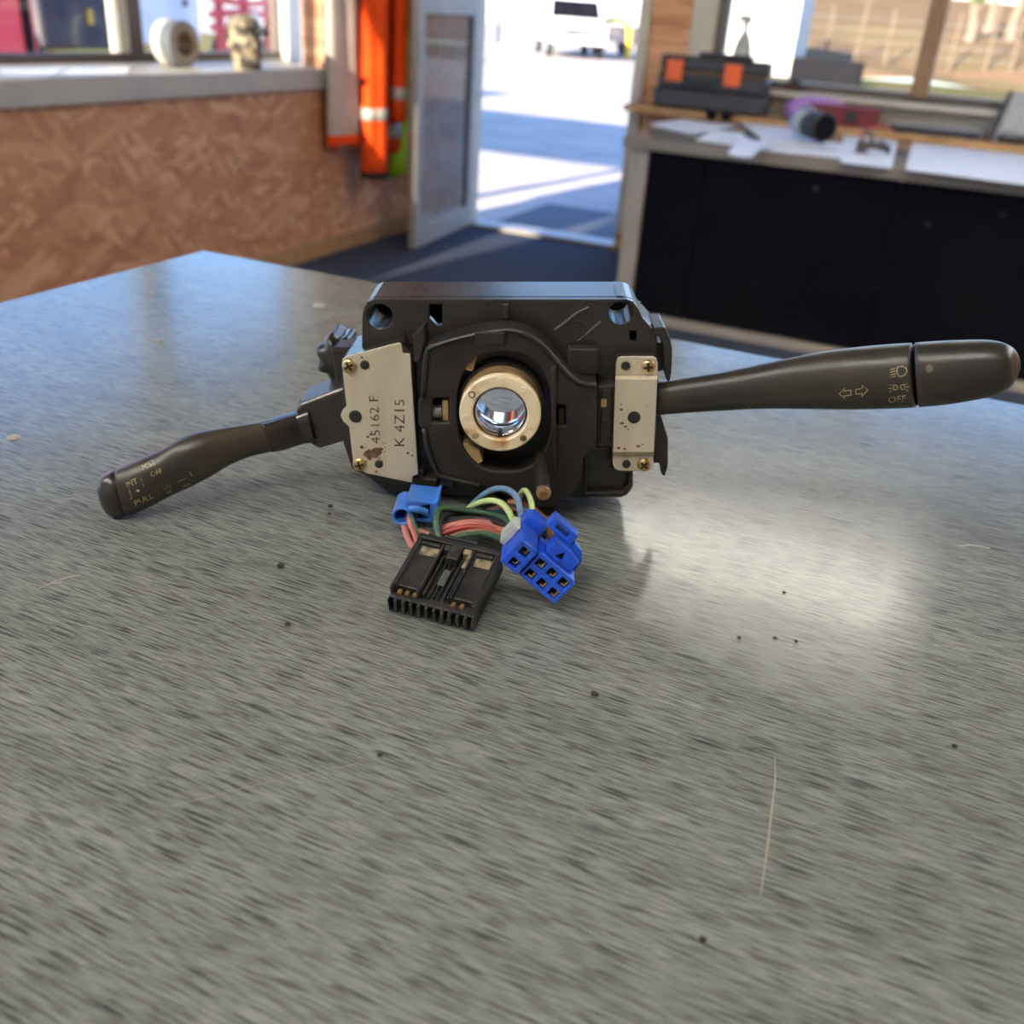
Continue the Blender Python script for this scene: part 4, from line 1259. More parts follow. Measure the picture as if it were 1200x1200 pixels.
def garment(name, label, yc, wid, zb, zt, dep, m_, ph, bands=(), hem=None, cat='vest', off=0.03, flare=0.15):
    g = thing(name, label, cat, (XL + off + dep, yc, zb), 0, 'hi-vis clothes on the left wall')
    n = 48
    def ringat(z_, grow=0.0):
        s = (z_ - 0) / (zt - zb)
        wv = wid * (1 + flare * (1 - s)) * (1 if s < 0.86 else 1 - (s - 0.86) * 3.5)
        out = []
        for i in range(n):
            a = 2 * math.pi * i / n
            f = 1 + 0.20 * math.sin(5 * a + ph + 1.5 * s) + 0.10 * math.sin(9 * a - ph * 2 + s * 3)
            out.append((math.cos(a) * (dep * f + grow), math.sin(a) * (wv / 2 * (1 + 0.05 * math.sin(3 * a + ph)) + grow), z_))
        return out
    hh = zt - zb
    zs_ = [hh * i / 14 for i in range(15)]
    rr = [ringat(z_) for z_ in zs_]
    for i, v in enumerate(rr[0]):
        rr[0][i] = (v[0], v[1], v[2] + 0.012 * math.sin(i * 0.7 + ph))
    mk('cloth', loft(B(), rr), m_, g, smooth=True)
    for z0, z1, bm_ in bands:
        bb = [ringat(z0 - zb + (z1 - z0) * i / 3, 0.003) for i in range(4)]
        mk('reflective_band', loft(B(), bb, True), bm_, g, smooth=True)
    if hem:
        bb = [ringat(0.002 + hem[0] * i / 3, 0.0035) for i in range(4)]
        mk('hem', loft(B(), bb, True), hem[1], g, smooth=True)
    return g


def hang(name, label, px0, px1, pyb, X, dep, m_, ph, **k):
    """hang a garment so that it covers the measured stretch of wall"""
    a, b_ = onX(px0, 100, X), onX(px1, 100, X)
    zb = onX((px0 + px1) / 2, pyb, X).z
    bands = [(onX((px0 + px1) / 2, y1, X).z, onX((px0 + px1) / 2, y0, X).z, 'silver_tape') for y0, y1 in k.pop('bands', ())]
    return garment(name, label, (a.y + b_.y) / 2, (b_.y - a.y) * 0.95, zb, 1.655, dep, m_, ph, bands=bands, off=X - XL - dep, **k)


hang('work_vest', 'orange vest turned to its greyish white lining, nearest the left window', 385, 421, 170, -2.835, 0.045, 'vest_white', 0.4, hem=(0.05, 'orange'), flare=0.05)
hang('work_vest', 'narrow orange vest hanging just behind the lined vest', 423, 432, 166, -2.862, 0.022, 'orange', 2.6, flare=0.02)
hang('work_jacket', 'longest orange hi-vis jacket with one silver band and dark hem', 430, 449, 208, -2.735, 0.052, 'orange', 1.9, bands=((126, 140),), hem=(0.03, 'darkcloth'), cat='jacket', flare=0.28)
hang('work_vest', 'orange vest with a low silver band beside the longest jacket', 451, 466, 177, -2.80, 0.040, 'orange', 3.2, bands=((143, 160),), flare=0.06)
hang('work_vest', 'short orange vest with a silver band next to the open glass door', 462, 472, 141, -2.70, 0.035, 'orange', 4.6, bands=((102, 117),), flare=0.02)
hang('work_vest', 'lime yellow vest hanging lowest by the open glass door', 458, 478, 205, -2.862, 0.025, 'lime_fabric', 5.7, flare=0.02)

# ================================================================== DESK UNDER THE FAR WINDOW
DZ = 0.75
DXL, DYF = -1.325, 4.10
dk = thing('desk', 'long taupe desk with near-black front panel under the far window', 'desk', (0.6, 4.6, 0))
def dbox(name, x0, x1, y0, y1, z0, z1, m_, **k):
    return mk(name, bx(x0 - 0.6, x1 - 0.6, y0 - 4.6, y1 - 4.6, z0, z1), m_, dk, **k)
dbox('desktop', DXL, 2.4, DYF, 5.195, DZ - 0.046, DZ, 'desk', bevel=0.002)
dbox('end_panel', DXL + 0.03, DXL + 0.105, DYF + 0.035, 5.17, 0, DZ - 0.0465, 'deskside', bevel=0.002)
dbox('end_panel', 2.29, 2.37, DYF + 0.035, 5.17, 0, DZ - 0.0465, 'deskside', bevel=0.002)
seam = [DXL + 0.1055, -0.98, -0.22, 0.55, 1.35, 2.289]
for a, b_ in zip(seam, seam[1:]):
    dbox('front_panel', a + 0.002, b_ - 0.002, DYF + 0.05, DYF + 0.068, 0.03, DZ - 0.0465, 'navy')
dbox('kickboard', DXL + 0.1055, 2.289, DYF - 0.03, DYF + 0.045, 0, 0.025, 'deskside', bevel=0.002)
for px, py in ((956, 221), (1087, 263), (1176, 252)):
    q = onY(px, py, DYF + 0.05)
    mk('screw_cap', lathe(B(), [(0.008, 0), (0.008, 0.002), (0.005, 0.003)], (q.x - 0.6, DYF + 0.0498 - 4.6, q.z), (0, -1, 0), 14), 'car_dark', dk)

LZ = 0.7865
def worldbox(name, label, cat, x0, x1, y0, y1, z0, z1, m_, group=None, bevel=0.006, seg=3):
    t = thing(name, label, cat, ((x0 + x1) / 2, (y0 + y1) / 2, z0), 0, group)
    hx_, hy_ = (x1 - x0) / 2, (y1 - y0) / 2
    o = mk('body', bx(-hx_, hx_, -hy_, hy_, 0, z1 - z0), m_, t, bevel=bevel, seg=seg)
    return t, o, hx_, hy_, z1 - z0


# flat case with the latched tool case on top
a_, b_ = onY(764, 118, 5.21), onY(896, 132, 5.21)
t, o, hx_, hy_, hh = worldbox('flat_case', 'flat charcoal case under the orange-latched tool case', 'case', a_.x, b_.x, 5.205, 5.325, LZ + 0.0005, LZ + 0.095, 'case', bevel=0.02)
mk('lid_seam', bx(-hx_ - 0.001, hx_ + 0.001, -hy_ - 0.001, -hy_ + 0.004, hh * 0.55, hh * 0.58), 'rubber', t)
za = LZ + 0.096
a_, b_ = onY(771, 90, 5.21), onY(897, 110, 5.21)
tc_ = thing('tool_case', 'charcoal tool case with two orange latches on the flat case', 'case', ((a_.x + b_.x) / 2, 5.266, za))
hx_, hy_ = (b_.x - a_.x) / 2, 0.056
mk('lower_shell', bx(-hx_, hx_, -hy_, hy_, 0, 0.075), 'case', tc_, bevel=0.015, seg=3)
mk('lid_shell', bx(-hx_, hx_, -hy_, hy_, 0.083, 0.15), 'case', tc_, bevel=0.02, seg=3)
mk('lid_seam', bx(-hx_ + 0.004, hx_ - 0.004, -hy_ + 0.002, hy_ - 0.002, 0.075, 0.083), 'tan_seam', tc_)
mk('lid_dome', bx(-hx_ * 0.32, hx_ * 0.66, -hy_ * 0.8, hy_ * 0.8, 0.1502, 0.172), 'case', tc_, bevel=0.01)
for x in (-hx_ * 0.70, hx_ * 0.37):
    lt = mk('latch', bx(x - 0.042, x + 0.042, -hy_ - 0.012, -hy_ + 0.002, 0.03, 0.13), 'case_orange', tc_, bevel=0.006)
    for q in range(3):
        mk('latch_rib', bx(x - 0.030, x + 0.030, -hy_ - 0.0145, -hy_ - 0.0122, 0.05 + q * 0.025, 0.058 + q * 0.025), 'case_orange', lt)
mk('handle', tube(B(), [(-hx_ * 0.42, -hy_ + 0.002, 0.05), (-hx_ * 0.40, -hy_ - 0.02, 0.04), (hx_ * 0.08, -hy_ - 0.02, 0.04), (hx_ * 0.10, -hy_ + 0.002, 0.05)], 0.009, 10), 'rubber', tc_, smooth=True)

# spray bottle on the painted window board
p = onY(871, 60, YF - 0.03)
WB = WZ0 - 0.0205
sbt = thing('spray_bottle', 'cloudy white trigger spray bottle standing at the far window', 'spray bottle', (p.x, YF - 0.041, LZ + 0.0006))
sbt.location.z = WB + 0.0003
sbt.location.y = 5.382
sbt.scale = (0.76, 0.76, 0.76)
br = 0.060
mk('bottle', loft(B(), [[(math.cos(a) * r_ * 1.05, math.sin(a) * r_ * 0.72, z_) for a in [2 * math.pi * i / 24 for i in range(24)]] for z_, r_ in
   ((0, br * 0.9), (0.01, br), (0.12, br), (0.22, br * 0.96), (0.26, br * 0.82), (0.30, br * 0.55), (0.325, br * 0.30), (0.335, br * 0.30))]), 'bottle', sbt, smooth=True)
mk('collar', lathe(B(), [(0.018, 0.3355), (0.018, 0.36), (0.015, 0.365)], (0, 0, 0), (0, 0, 1), 18), 'bottle_blue', sbt)
hd = B()
prism(hd, [(-0.062, 0.385), (-0.058, 0.415), (-0.02, 0.425), (0.03, 0.422), (0.038, 0.40), (0.018, 0.3655), (-0.015, 0.3655), (-0.02, 0.385)], [], -0.014, 0.014)
hd.transform(Matrix.Rotation(math.pi / 2, 4, 'X'))
mk('trigger_head', hd, 'bottle', sbt, bevel=0.003)
mk('trigger', tube(B(), [(-0.024, 0, 0.384), (-0.034, 0, 0.365), (-0.030, 0, 0.345)], 0.005, 8), 'bottle', sbt, smooth=True)
mk('label_band', loft(B(), [[(math.cos(a) * br * 1.06, math.sin(a) * br * 0.73, z_) for a in [2 * math.pi * i / 24 for i in range(24)]] for z_ in (0.10, 0.15)], True), 'case_orange', sbt, smooth=True)

# small red and black clamp on the window board
p = onY(930, 98, 5.36)
gd = thing('spring_clamp', 'small black and red clamp lying behind the lilac cushion', 'clamp', (p.x, 5.405, WB + 0.0005))
mk('clamp_jaw', tube(B(), [(-0.04, 0, 0.012), (-0.015, 0, 0.045), (0.015, 0, 0.04), (0.03, 0, 0.012)], 0.008, 8), 'rubber', gd, smooth=True)
mk('clamp_handle', bx(-0.045, 0.0, -0.012, 0.012, 0.0, 0.016), 'redbox', gd, bevel=0.004)
mk('clamp_handle', bx(0.003, 0.06, -0.012, 0.012, 0.0, 0.02), 'rubber', gd, bevel=0.004)

# lilac cushion-shaped pouch and red box on the ledge
p = onY(956, 126, 5.28)
bm = B()
lathe(bm, [(0.02, 0), (0.15, 0.004), (0.165, 0.03), (0.15, 0.055), (0.10, 0.075), (0.03, 0.083), (0.002, 0.084)], (0, 0, 0), (0, 0, 1), 36)
for v in bm.verts:
    v.co.y *= 0.36
lp_ = mk('lilac_pouch', bm, 'purple', smooth=True)
lp_.location = (p.x, 5.352, LZ + 0.0005)
lp_.scale = (1, 0.9, 1.45)
tag(lp_, 'low domed lilac pouch behind the dark red box', 'pouch')
a_, b_ = onY(948, 125, 5.22), onY(1027, 142, 5.22)
t, o, hx_, hy_, hh = worldbox('red_box', 'dark red box with black clasp on the pine ledge', 'box', a_.x, b_.x, 5.21, 5.285, LZ + 0.0005, LZ + 0.09, 'redbox', bevel=0.006)
mk('clasp', bx(0.02, 0.07, -hy_ - 0.006, -hy_ - 0.0002, 0.02, 0.07), 'rubber', t, bevel=0.002)
mk('lid_line', bx(-hx_ + 0.004, hx_ - 0.004, -hy_ - 0.0015, -hy_ + 0.001, 0.062, 0.065), 'rubber', t)

# slim black slab and the grey device at the right end of the ledge
a_, b_ = onY(1042, 150, 5.21), onY(1148, 162, 5.21)
t, o, hx_, hy_, hh = worldbox('slim_laptop', 'slim closed black laptop on the pine ledge', 'laptop', a_.x, b_.x, 5.203, 5.325, LZ + 0.004, LZ + 0.032, 'case', bevel=0.004)
mk('lid', bx(-hx_, hx_, -hy_ + 0.001, hy_, hh + 0.0003, hh + 0.008), 'grey_dev', t, bevel=0.003)
for sx_ in (-0.8, 0.8):
    mk('rubber_foot', bx(sx_ * hx_ - 0.02, sx_ * hx_ + 0.02, -hy_ + 0.01, -hy_ + 0.03, -0.0038, -0.0001), 'rubber', t)
p = onY(1166, 157, 5.27)
gv = thing('grey_device', 'pale grey ribbed device with black side leaning at the window', 'device', (p.x + 0.115, 5.27, LZ + 0.0006))
gb = B()
hexa(gb, [(-0.12, -0.03, 0.0), (0.30, -0.03, 0.0), (0.30, 0.03, 0.0), (-0.12, 0.03, 0.0), (-0.085, 0.045, 0.21), (0.30, 0.045, 0.21), (0.30, 0.10, 0.205), (-0.085, 0.10, 0.205)])
mk('shell', gb, 'grey_dev', gv, bevel=0.012, seg=3)
sb_ = B()
hexa(sb_, [(-0.15, -0.035, 0.0), (-0.122, -0.035, 0.0), (-0.122, 0.035, 0.0), (-0.15, 0.035, 0.0), (-0.105, 0.045, 0.215), (-0.088, 0.045, 0.215), (-0.088, 0.10, 0.21), (-0.105, 0.10, 0.21)])
mk('side_cheek', sb_, 'case', gv, bevel=0.004)
mk('plug', bx(-0.10, 0.02, -0.060, -0.0355, 0.0, 0.03), 'rubber', gv, bevel=0.006)
mk('plug', bx(0.035, 0.15, -0.064, -0.0365, 0.0, 0.055), 'wood_out', gv, bevel=0.006)
mk('cable', tube(B(), [(-0.11, -0.045, 0.02), (-0.06, -0.05, 0.045), (0.0, -0.052, 0.035), (0.04, -0.055, 0.04)], 0.003, 8), 'rubber', gv, smooth=True)
mk('antenna', tube(B(), [(0.20, 0.09, 0.20), (0.215, 0.09, 0.27)], 0.022, 10, k=2), 'redbox', gv)

# papers, black torch, little tap and wire on the desktop
zd = DZ + 0.0006
PG = 'loose papers on the taupe desk'
def dsheet(c4, m_, label, lift=0.0, bend=0.0):
    return sheet('paper_sheet', [zpt(x, y, zd + lift) for x, y in c4], m_, label, PG, bend=bend)
dsheet([(760, 146), (812, 158), (868, 148), (800, 140)], 'paper', 'white sheet with a dark edge nearest the doorway end of the desk', 0.002, 0.004)
dsheet([(815, 164), (858, 170), (872, 156), (835, 152)], 'paper', 'small white sheet sticking out from under the other papers', 0.0)
dsheet([(862, 140), (930, 150), (985, 176), (900, 170)], 'paper', 'big bluish white sheet under the black cylinder', 0.006, 0.004)
dsheet([(876, 174), (1020, 189), (1030, 174), (900, 158)], 'paper', 'long white sheet along the front edge of the desk', 0.001, 0.003)
dsheet([(852, 182), (880, 186), (902, 170), (868, 160)], 'paper_print', 'crumpled printed sheet hanging at the desk front edge', 0.010, 0.012)
dsheet([(880, 138), (925, 141), (925, 153), (890, 148)], 'paper', 'bright white sheet behind the black cylinder', 0.004, 0.002)
dsheet([(985, 190.5), (1045, 197.5), (1054, 156.5), (990, 149)], 'paper', 'flat white patch under the dark bronze tap', 0.0, 0.0)  # this and the next are thin white slabs covering the desktop
dsheet([(1061, 199), (1225, 220), (1225, 174), (1072, 158)], 'paper', 'very large flat white patch at the window end of the desk', 0.0, 0.0)
p = zpt(944, 168, DZ)
bt = thing('black_torch', 'black cylinder with white label band lying on papers', 'torch', (p.x, p.y + 0.03, DZ + 0.014), math.radians(-50))
bt.scale = (0.78, 0.78, 0.78)
ax = (1, 0, 0)
R_ = 0.072
for nm_, x0, x1, r0_, r1_, m_ in (('tail', -0.16, -0.10, 0.045, 0.062, 'sky_blue'), ('label_band', -0.099, -0.005, 0.068, 0.070, 'bottle'), ('barrel', -0.004, 0.045, 0.068, 0.070, 'case'), ('head', 0.046, 0.15, 0.070, 0.078, 'rubber')):
    mk(nm_, lathe(B(), [(r0_ * 0.96, x0), (r0_, x0 + 0.004), (r1_, x1 - 0.006), (r1_ * 0.95, x1)], (0, 0, 0.078), ax, 28), m_, bt, smooth=True)
mk('lens', lathe(B(), [(0.064, 0.1505), (0.050, 0.152)], (0, 0, 0.078), ax, 24), 'navy', bt)
mk('clip', tube(B(), [(-0.13, 0, 0.135), (-0.08, 0, 0.165), (-0.02, 0, 0.160), (0.02, 0, 0.150)], 0.009, 8), 'steel', bt, smooth=True)
p = zpt(1018, 182, DZ)
tp = thing('brass_tap', 'small dark bronze tap with a red wire on the desk', 'tap', (p.x, p.y + 0.02, DZ + 0.0006))
mk('tap_body', lathe(B(), [(0.02, -0.055), (0.022, -0.03), (0.015, -0.025), (0.015, 0.03), (0.022, 0.035), (0.022, 0.05)], (0, 0, 0.035), (1, -0.3, 0.1), 16), 'frame_dark', tp, smooth=True)
mk('tap_base', lathe(B(), [(0.028, 0), (0.026, 0.012), (0.014, 0.018), (0.014, 0.03)], (-0.035, 0.01, 0), (0, 0, 1), 16), 'frame_dark', tp, smooth=True)
mk('tap_lever', tube(B(), [(0.0, 0, 0.045), (-0.01, 0.0, 0.075), (-0.045, 0.0, 0.085)], 0.008, 8), 'frame_dark', tp, smooth=True)
mk('tap_spout', tube(B(), [(0.045, -0.012, 0.038), (0.065, -0.02, 0.035), (0.07, -0.022, 0.012)], 0.011, 10), 'rubber', tp, smooth=True)
mk('red_wire', tube(B(), [(-0.04, 0.01, 0.03), (-0.05, 0.08, 0.08), (0.0, 0.16, 0.10), (0.05, 0.20, 0.085)], 0.005, 8), 'wred', tp, smooth=True)
p = zpt(850, 142, DZ)
gg = thing('safety_glasses', 'dark safety glasses lying on the papers by the tool case', 'glasses', (p.x, p.y - 0.16, DZ + 0.010), 0.15)
for s in (-0.035, 0.035):
    mk('lens', loft(B(), [[(s + math.cos(a) * 0.030, -0.004 + q_, 0.022 + math.sin(a) * 0.020) for a in [2 * math.pi * i / 20 for i in range(20)]] for q_ in (0, 0.004)]), 'navy', gg)
for s in (-0.066, 0.066):
    mk('temple_arm', tube(B(), [(s, 0, 0.03), (s, 0.06, 0.03), (s * 0.95, 0.12, 0.012)], 0.003, 6), 'rubber', gg, smooth=True)
mk('bridge', tube(B(), [(-0.008, 0, 0.026), (0, -0.004, 0.03), (0.008, 0, 0.026)], 0.003, 6), 'rubber', gg, smooth=True)

# ================================================================== OUTSIDE
GZ = -0.1
struct('ground_yard', bx(-60, 12, -20, 27, GZ - 0.2, GZ), 'concrete')
struct('ground_far_yard', bx(-90, -8, 27, 90, GZ - 0.2, GZ), 'concrete')
struct('door_mat', bx(DX0 - 0.1, DX1 + 0.4, YF + 0.15, YF + 1.55, GZ, GZ + 0.02), 'mat_out', bevel=0.004)
del_ = bpy.data.objects['door_mat']
del del_['kind']
tag(del_, 'dark ribbed rubber mat outside the doorway', 'mat')
struct('door_step', bx(DX0 - 0.1, DX1 + 0.4, YF + 0.125, YF + 0.145, GZ, -0.001), 'concrete')
struct('ground_verge', bx(-7.9, 30, 27.001, 37, GZ - 0.2, GZ + 0.005), 'grass')
# dry rising paddock beyond the verge
bm = B()
ny, nx = 40, 30
rows = []
for j in range(ny + 1):
    y = 37 + (150 - 37) * (j / ny) ** 1.5
    s = (y - 37) / 113
    zz = GZ + 1.15 * min(1, (y - 37) / 10) + 6.2 * s ** 1.1
    x0 = -0.24 * y + 0.6
    rows.append([bm.verts.new((x0 + (70 - x0) * (i / nx) ** 1.6, y, zz + 0.15 * math.sin(i * 1.3 + j * 0.7))) for i in range(nx + 1)])
for j in range(ny):
    for i in range(nx):
        bm.faces.new((rows[j][i], rows[j][i + 1], rows[j + 1][i + 1], rows[j + 1][i]))
struct('ground_paddock', bm, 'drygrass')


def hill(y):
    s = (y - 37) / 113
    return GZ + 1.15 * min(1, (y - 37) / 10) + 6.2 * max(0, s) ** 1.1


def on_hill(px, y):
    r = onY(px, 40, y)
    return Vector((r.x, y, hill(y) - 0.1))


# fence posts along the paddock, with wire strands
fpx = (945, 972, 1007, 1044, 1122, 1165, 1196)
fy = 40
pp = []
for i, px in enumerate(fpx):
    q = on_hill(px, fy)
    hgt = 2.1 if i in (2, 5) else 1.75
    bm = lathe(B(), [(0.055, -0.2), (0.05, hgt), (0.03, hgt + 0.05)], (0, 0, 0), (0.06 * (1 if i == 2 else 0), 0, 1), 10)
    o = mk('fence_post', bm, 'wood_out', smooth=False)
    o.location = q
    tag(o, 'tall weathered fence post in the dry paddock' if i in (2, 5) else 'thin weathered fence post in the dry paddock', 'fence post', 'fence posts')
    pp.append(q)
fw = thing('wire_fence', 'strands of fence wire strung along the paddock posts', 'wire fence', pp[0])
for z_ in (0.4, 0.75, 1.1, 1.45):
    mk('wire_strand', tube(B(), [(a - pp[0]) + Vector((0, -0.085, z_)) for a in pp], 0.005, 5, smooth=False), 'alu', fw)
# far trees with pale trunks
for i, (px, y, h_) in enumerate(((1136, 45, 2.0), (1157, 51, 2.3), (1186, 47, 2.2))):
    q = on_hill(px, y)
    t = thing('paddock_tree', 'small pale-trunked tree in the dry paddock', 'tree', q, i * 1.3, 'paddock trees')
    mk('trunk', tube(B(), [(0, 0, -0.3), (0.06, 0.02, h_ * 0.3), (-0.05, 0, h_ * 0.65), (0.03, 0.03, h_)], lambda s: 0.22 - 0.12 * s, 10), 'bark', t, smooth=True)
    for k2_ in range(3):
        a = k2_ * 2.1 + i
        mk('branch', tube(B(), [(0, 0, h_ * 0.55), (math.cos(a) * 0.2, math.sin(a) * 0.2, h_ * 0.8), (math.cos(a) * 0.34, math.sin(a) * 0.34, h_ * 1.05)], lambda s: 0.08 - 0.05 * s, 8), 'bark', t, smooth=True)
    bm = B()
    for k2_ in range(420):
        a, e, rr_ = random.uniform(0, 6.28), random.uniform(-1, 1), random.uniform(0.15, 0.40)
        c_ = Vector((math.cos(a) * rr_ * math.sqrt(1 - e * e) * 1.2, math.sin(a) * rr_ * math.sqrt(1 - e * e) * 1.2, h_ * 1.0 + e * 1.6 * rr_))
        d1 = Vector((random.uniform(-1, 1), random.uniform(-1, 1), random.uniform(-1, 1))).normalized() * 0.10
        d2 = d1.orthogonal().normalized() * 0.05
        bm.faces.new([bm.verts.new(c_ + v) for v in (-d1, d2, d1, -d2)])
    fo = mk('foliage', bm, 'leaf', t)
    fo['kind'] = 'stuff'
# dark trough and stacked rails on the verge
q = onz(968, 84, GZ)
yq = 31.2
c0 = onY(930, 78, yq)
c1 = onY(1010, 82, yq)
tt = thing('water_trough', 'long black trough on the grass beyond the far window', 'trough', ((c0.x + c1.x) / 2, yq, GZ + 0.006))
hw = (c1.x - c0.x) / 2
mk('trough_wall', bx(-hw, hw, -0.5, -0.44, 0, 0.6), 'navy', tt)
mk('trough_wall', bx(-hw, hw, 0.44, 0.5, 0, 0.6), 'navy', tt)
mk('trough_end', bx(-hw, -hw + 0.06, -0.439, 0.439, 0, 0.6), 'navy', tt)
mk('trough_end', bx(hw - 0.06, hw, -0.439, 0.439, 0, 0.6), 'navy', tt)
mk('trough_rib', bx(-0.05, 0.05, -0.55, -0.501, 0, 0.6), 'navy', tt)
# white steel container close to the window edge
ys = 33.0
c0, c1 = onY(846, 60, ys), onY(929, 60, ys)
cn = thing('white_container', 'white ribbed steel container beyond the spray bottle', 'container', ((c0.x + c1.x) / 2, ys + 1.2, GZ + 0.001))
hw = (c1.x - c0.x) / 2
mk('container_body', bx(-hw, hw, -1.15, 1.15, 0.08, 2.6), 'shed', cn)
for i in range(10):
    x = -hw + 0.12 + i * (2 * hw - 0.24) / 9
    mk('steel_rib', bx(x - 0.045, x + 0.045, -1.2, -1.151, 0.12, 2.5), 'shed', cn)
mk('base_rail', bx(-hw - 0.02, hw + 0.02, -1.21, 1.17, 0.0, 0.079), 'shed', cn)
sg = mk('warning_sign', bx(-0.15, 0.75, -1.225, -1.2055, 2.0, 2.3), 'paper', cn)
for z_ in (2.0, 2.28):
    mk('sign_border', bx(-0.15, 0.75, -1.232, -1.2255, z_, z_ + 0.03), 'car_red', cn)
mk('sign_border', bx(-0.15, -0.12, -1.232, -1.2255, 2.03, 2.28), 'car_red', cn)
mk('sign_border', bx(0.72, 0.75, -1.232, -1.2255, 2.03, 2.28), 'car_red', cn)


def vehicle(name, label, cat, loc, rz, length, width, prof, win, paint, wheels, wr=0.34, group=None, grille=True, z0=0.32):
    """side profile (x along length, z up) extruded across the width; win: window polygons on the side"""
    t = thing(name, label, cat, loc, rz, group)
    bm = B()
    prism(bm, [(x * length, z) for x, z in prof], [], -width / 2, width / 2)
    bm.transform(Matrix.Rotation(math.pi / 2, 4, 'X'))
    mk('body', bm, paint, t, bevel=0.05, seg=3)
    for w_ in win:
        for s in (-1, 1):
            bm = B()
            prism(bm, [(x * length, z) for x, z in w_], [], -0.01, 0.01)
            bm.transform(Matrix.Translation((0, s * (width / 2 + 0.006), 0)) @ Matrix.Rotation(math.pi / 2, 4, 'X'))
            mk('side_window', bm, 'navy', t)
    for x in wheels:
        for s in (-1, 1):
            wh = mk('wheel', lathe(B(), [(wr * 0.7, -0.11), (wr, -0.09), (wr, 0.09), (wr * 0.7, 0.11)], (x * length, s * (width / 2 - 0.08), wr), (0, 1, 0), 24), 'tyre', t, smooth=False)
            mk('hub', lathe(B(), [(wr * 0.6, 0), (wr * 0.5, 0.02)], (x * length, s * (width / 2 + 0.035), wr), (0, s, 0), 20), 'alu', wh)
    return t


UTE = [(-0.5, 0.42), (-0.5, 0.98), (-0.08, 1.0), (-0.05, 1.72), (0.17, 1.75), (0.28, 1.12), (0.48, 1.0), (0.5, 0.85), (0.5, 0.42)]
UTEW = [[(-0.03, 1.12), (-0.02, 1.62), (0.15, 1.64), (0.235, 1.14)]]
VAN = [(-0.5, 0.35), (-0.5, 2.2), (0.28, 2.25), (0.42, 1.35), (0.5, 1.1), (0.5, 0.35)]
q = onz(632, 66, GZ)
ang = math.atan2(-q.y, -q.x) + 0.12
ut = vehicle('pickup_truck', 'white pickup truck facing the doorway across the bright yard', 'pickup truck', (q.x, q.y + 2.4, GZ + 0.001), ang, 4.9, 1.8, UTE, UTEW, 'van_white', (-0.30, 0.32))
ws = B()
hexa(ws, [(0.175 * 4.9, -0.75, 1.66), (0.175 * 4.9, 0.75, 1.66), (0.27 * 4.9, 0.8, 1.16), (0.27 * 4.9, -0.8, 1.16), (0.187 * 4.9, -0.75, 1.68), (0.187 * 4.9, 0.75, 1.68), (0.283 * 4.9, 0.8, 1.18), (0.283 * 4.9, -0.8, 1.18)])
mk('windscreen', ws, 'navy', ut)
mk('grille', bx(2.455, 2.48, -0.5, 0.5, 0.68, 0.86), 'car_dark', ut)
mk('bumper', bx(2.456, 2.6, -0.88, 0.88, 0.44, 0.62), 'van_white', ut, bevel=0.03)
for s in (-0.68, 0.68):
    mk('headlamp', bx(2.455, 2.485, s - 0.15, s + 0.15, 0.7, 0.87), 'alu', ut)
q = onz(705, 64, GZ)
tl = thing('flatbed_trailer', 'low dark trailer parked beside the white pickup', 'trailer', (q.x, q.y + 1.0, GZ + 0.001), math.atan2(-q.y, -q.x) + math.pi / 2)
mk('trailer_bed', bx(-2.2, 2.2, -0.9, 0.9, 0.45, 0.62), 'car_dark', tl)
mk('side_board', bx(-2.2, 2.2, -0.92, -0.86, 0.63, 1.0), 'car_dark', tl)
for s in (-0.5, 0.5):
    for y_ in (-0.8, 0.8):
        mk('wheel', lathe(B(), [(0.2, -0.1), (0.3, -0.09), (0.3, 0.09), (0.2, 0.1)], (s, y_, 0.3), (0, 1, 0), 20), 'tyre', tl)
q = onz(718, 64, GZ)
bl = thing('yellow_bollard', 'yellow bollard standing in front of the dark trailer', 'bollard', (q.x * 0.9, q.y * 0.9, GZ + 0.001))
mk('bollard_hoop', tube(B(), [(-0.55, 0, 0), (-0.5, 0, 0.9), (-0.3, 0, 1.15), (0.3, 0, 1.15), (0.5, 0, 0.9), (0.55, 0, 0)], 0.09, 10), 'yellow', bl, smooth=True)
mk('base_plate', bx(-0.75, 0.75, -0.15, 0.15, 0, 0.03), 'yellow', bl)
# two posts of the yard light behind the pickup
for px, hgt, lab in ((583, 3.0, 'dark steel post left of the white pickup'), (697, 6.0, 'tall dark lamp post behind the dark trailer')):
    q = onz(px, 50, GZ)
    o = mk('yard_post', lathe(B(), [(0.16, 0), (0.16, 0.05), (0.09, 0.06), (0.07, hgt)], (0, 0, 0), (0, 0, 1), 12), 'car_dark')
    o.location = (q.x, q.y, GZ + 0.001)
    tag(o, lab, 'post')

# vehicles and machinery beyond the left window
def lx(px, X):
    return onX(px, 30, X).y
y0, y1 = lx(-160, -6.6), lx(44, -6.6)
vehicle('red_van', 'red van right outside the left window', 'van', (-7.5, (y0 + y1) / 2, GZ + 0.001), math.pi / 2, y1 - y0, 1.8, [(-0.5, 0.3), (-0.5, 2.0), (0.42, 2.05), (0.5, 1.7), (0.5, 0.3)], [[(0.40, 0.5), (0.40, 1.8), (0.445, 1.8), (0.455, 0.5)]], 'car_red', (-0.3, 0.3))
y0, y1 = lx(47, -8.6), lx(131, -8.6)
dt_ = thing('dark_truck', 'dark grey covered truck between the red and white vans', 'truck', (-9.25, (y0 + y1) / 2, GZ + 0.001), -math.pi / 2)
hl = (y1 - y0) / 2
mk('truck_box', bx(-hl, hl, -0.65, 0.65, 0.62, 2.6), 'car_dark', dt_, bevel=0.05)
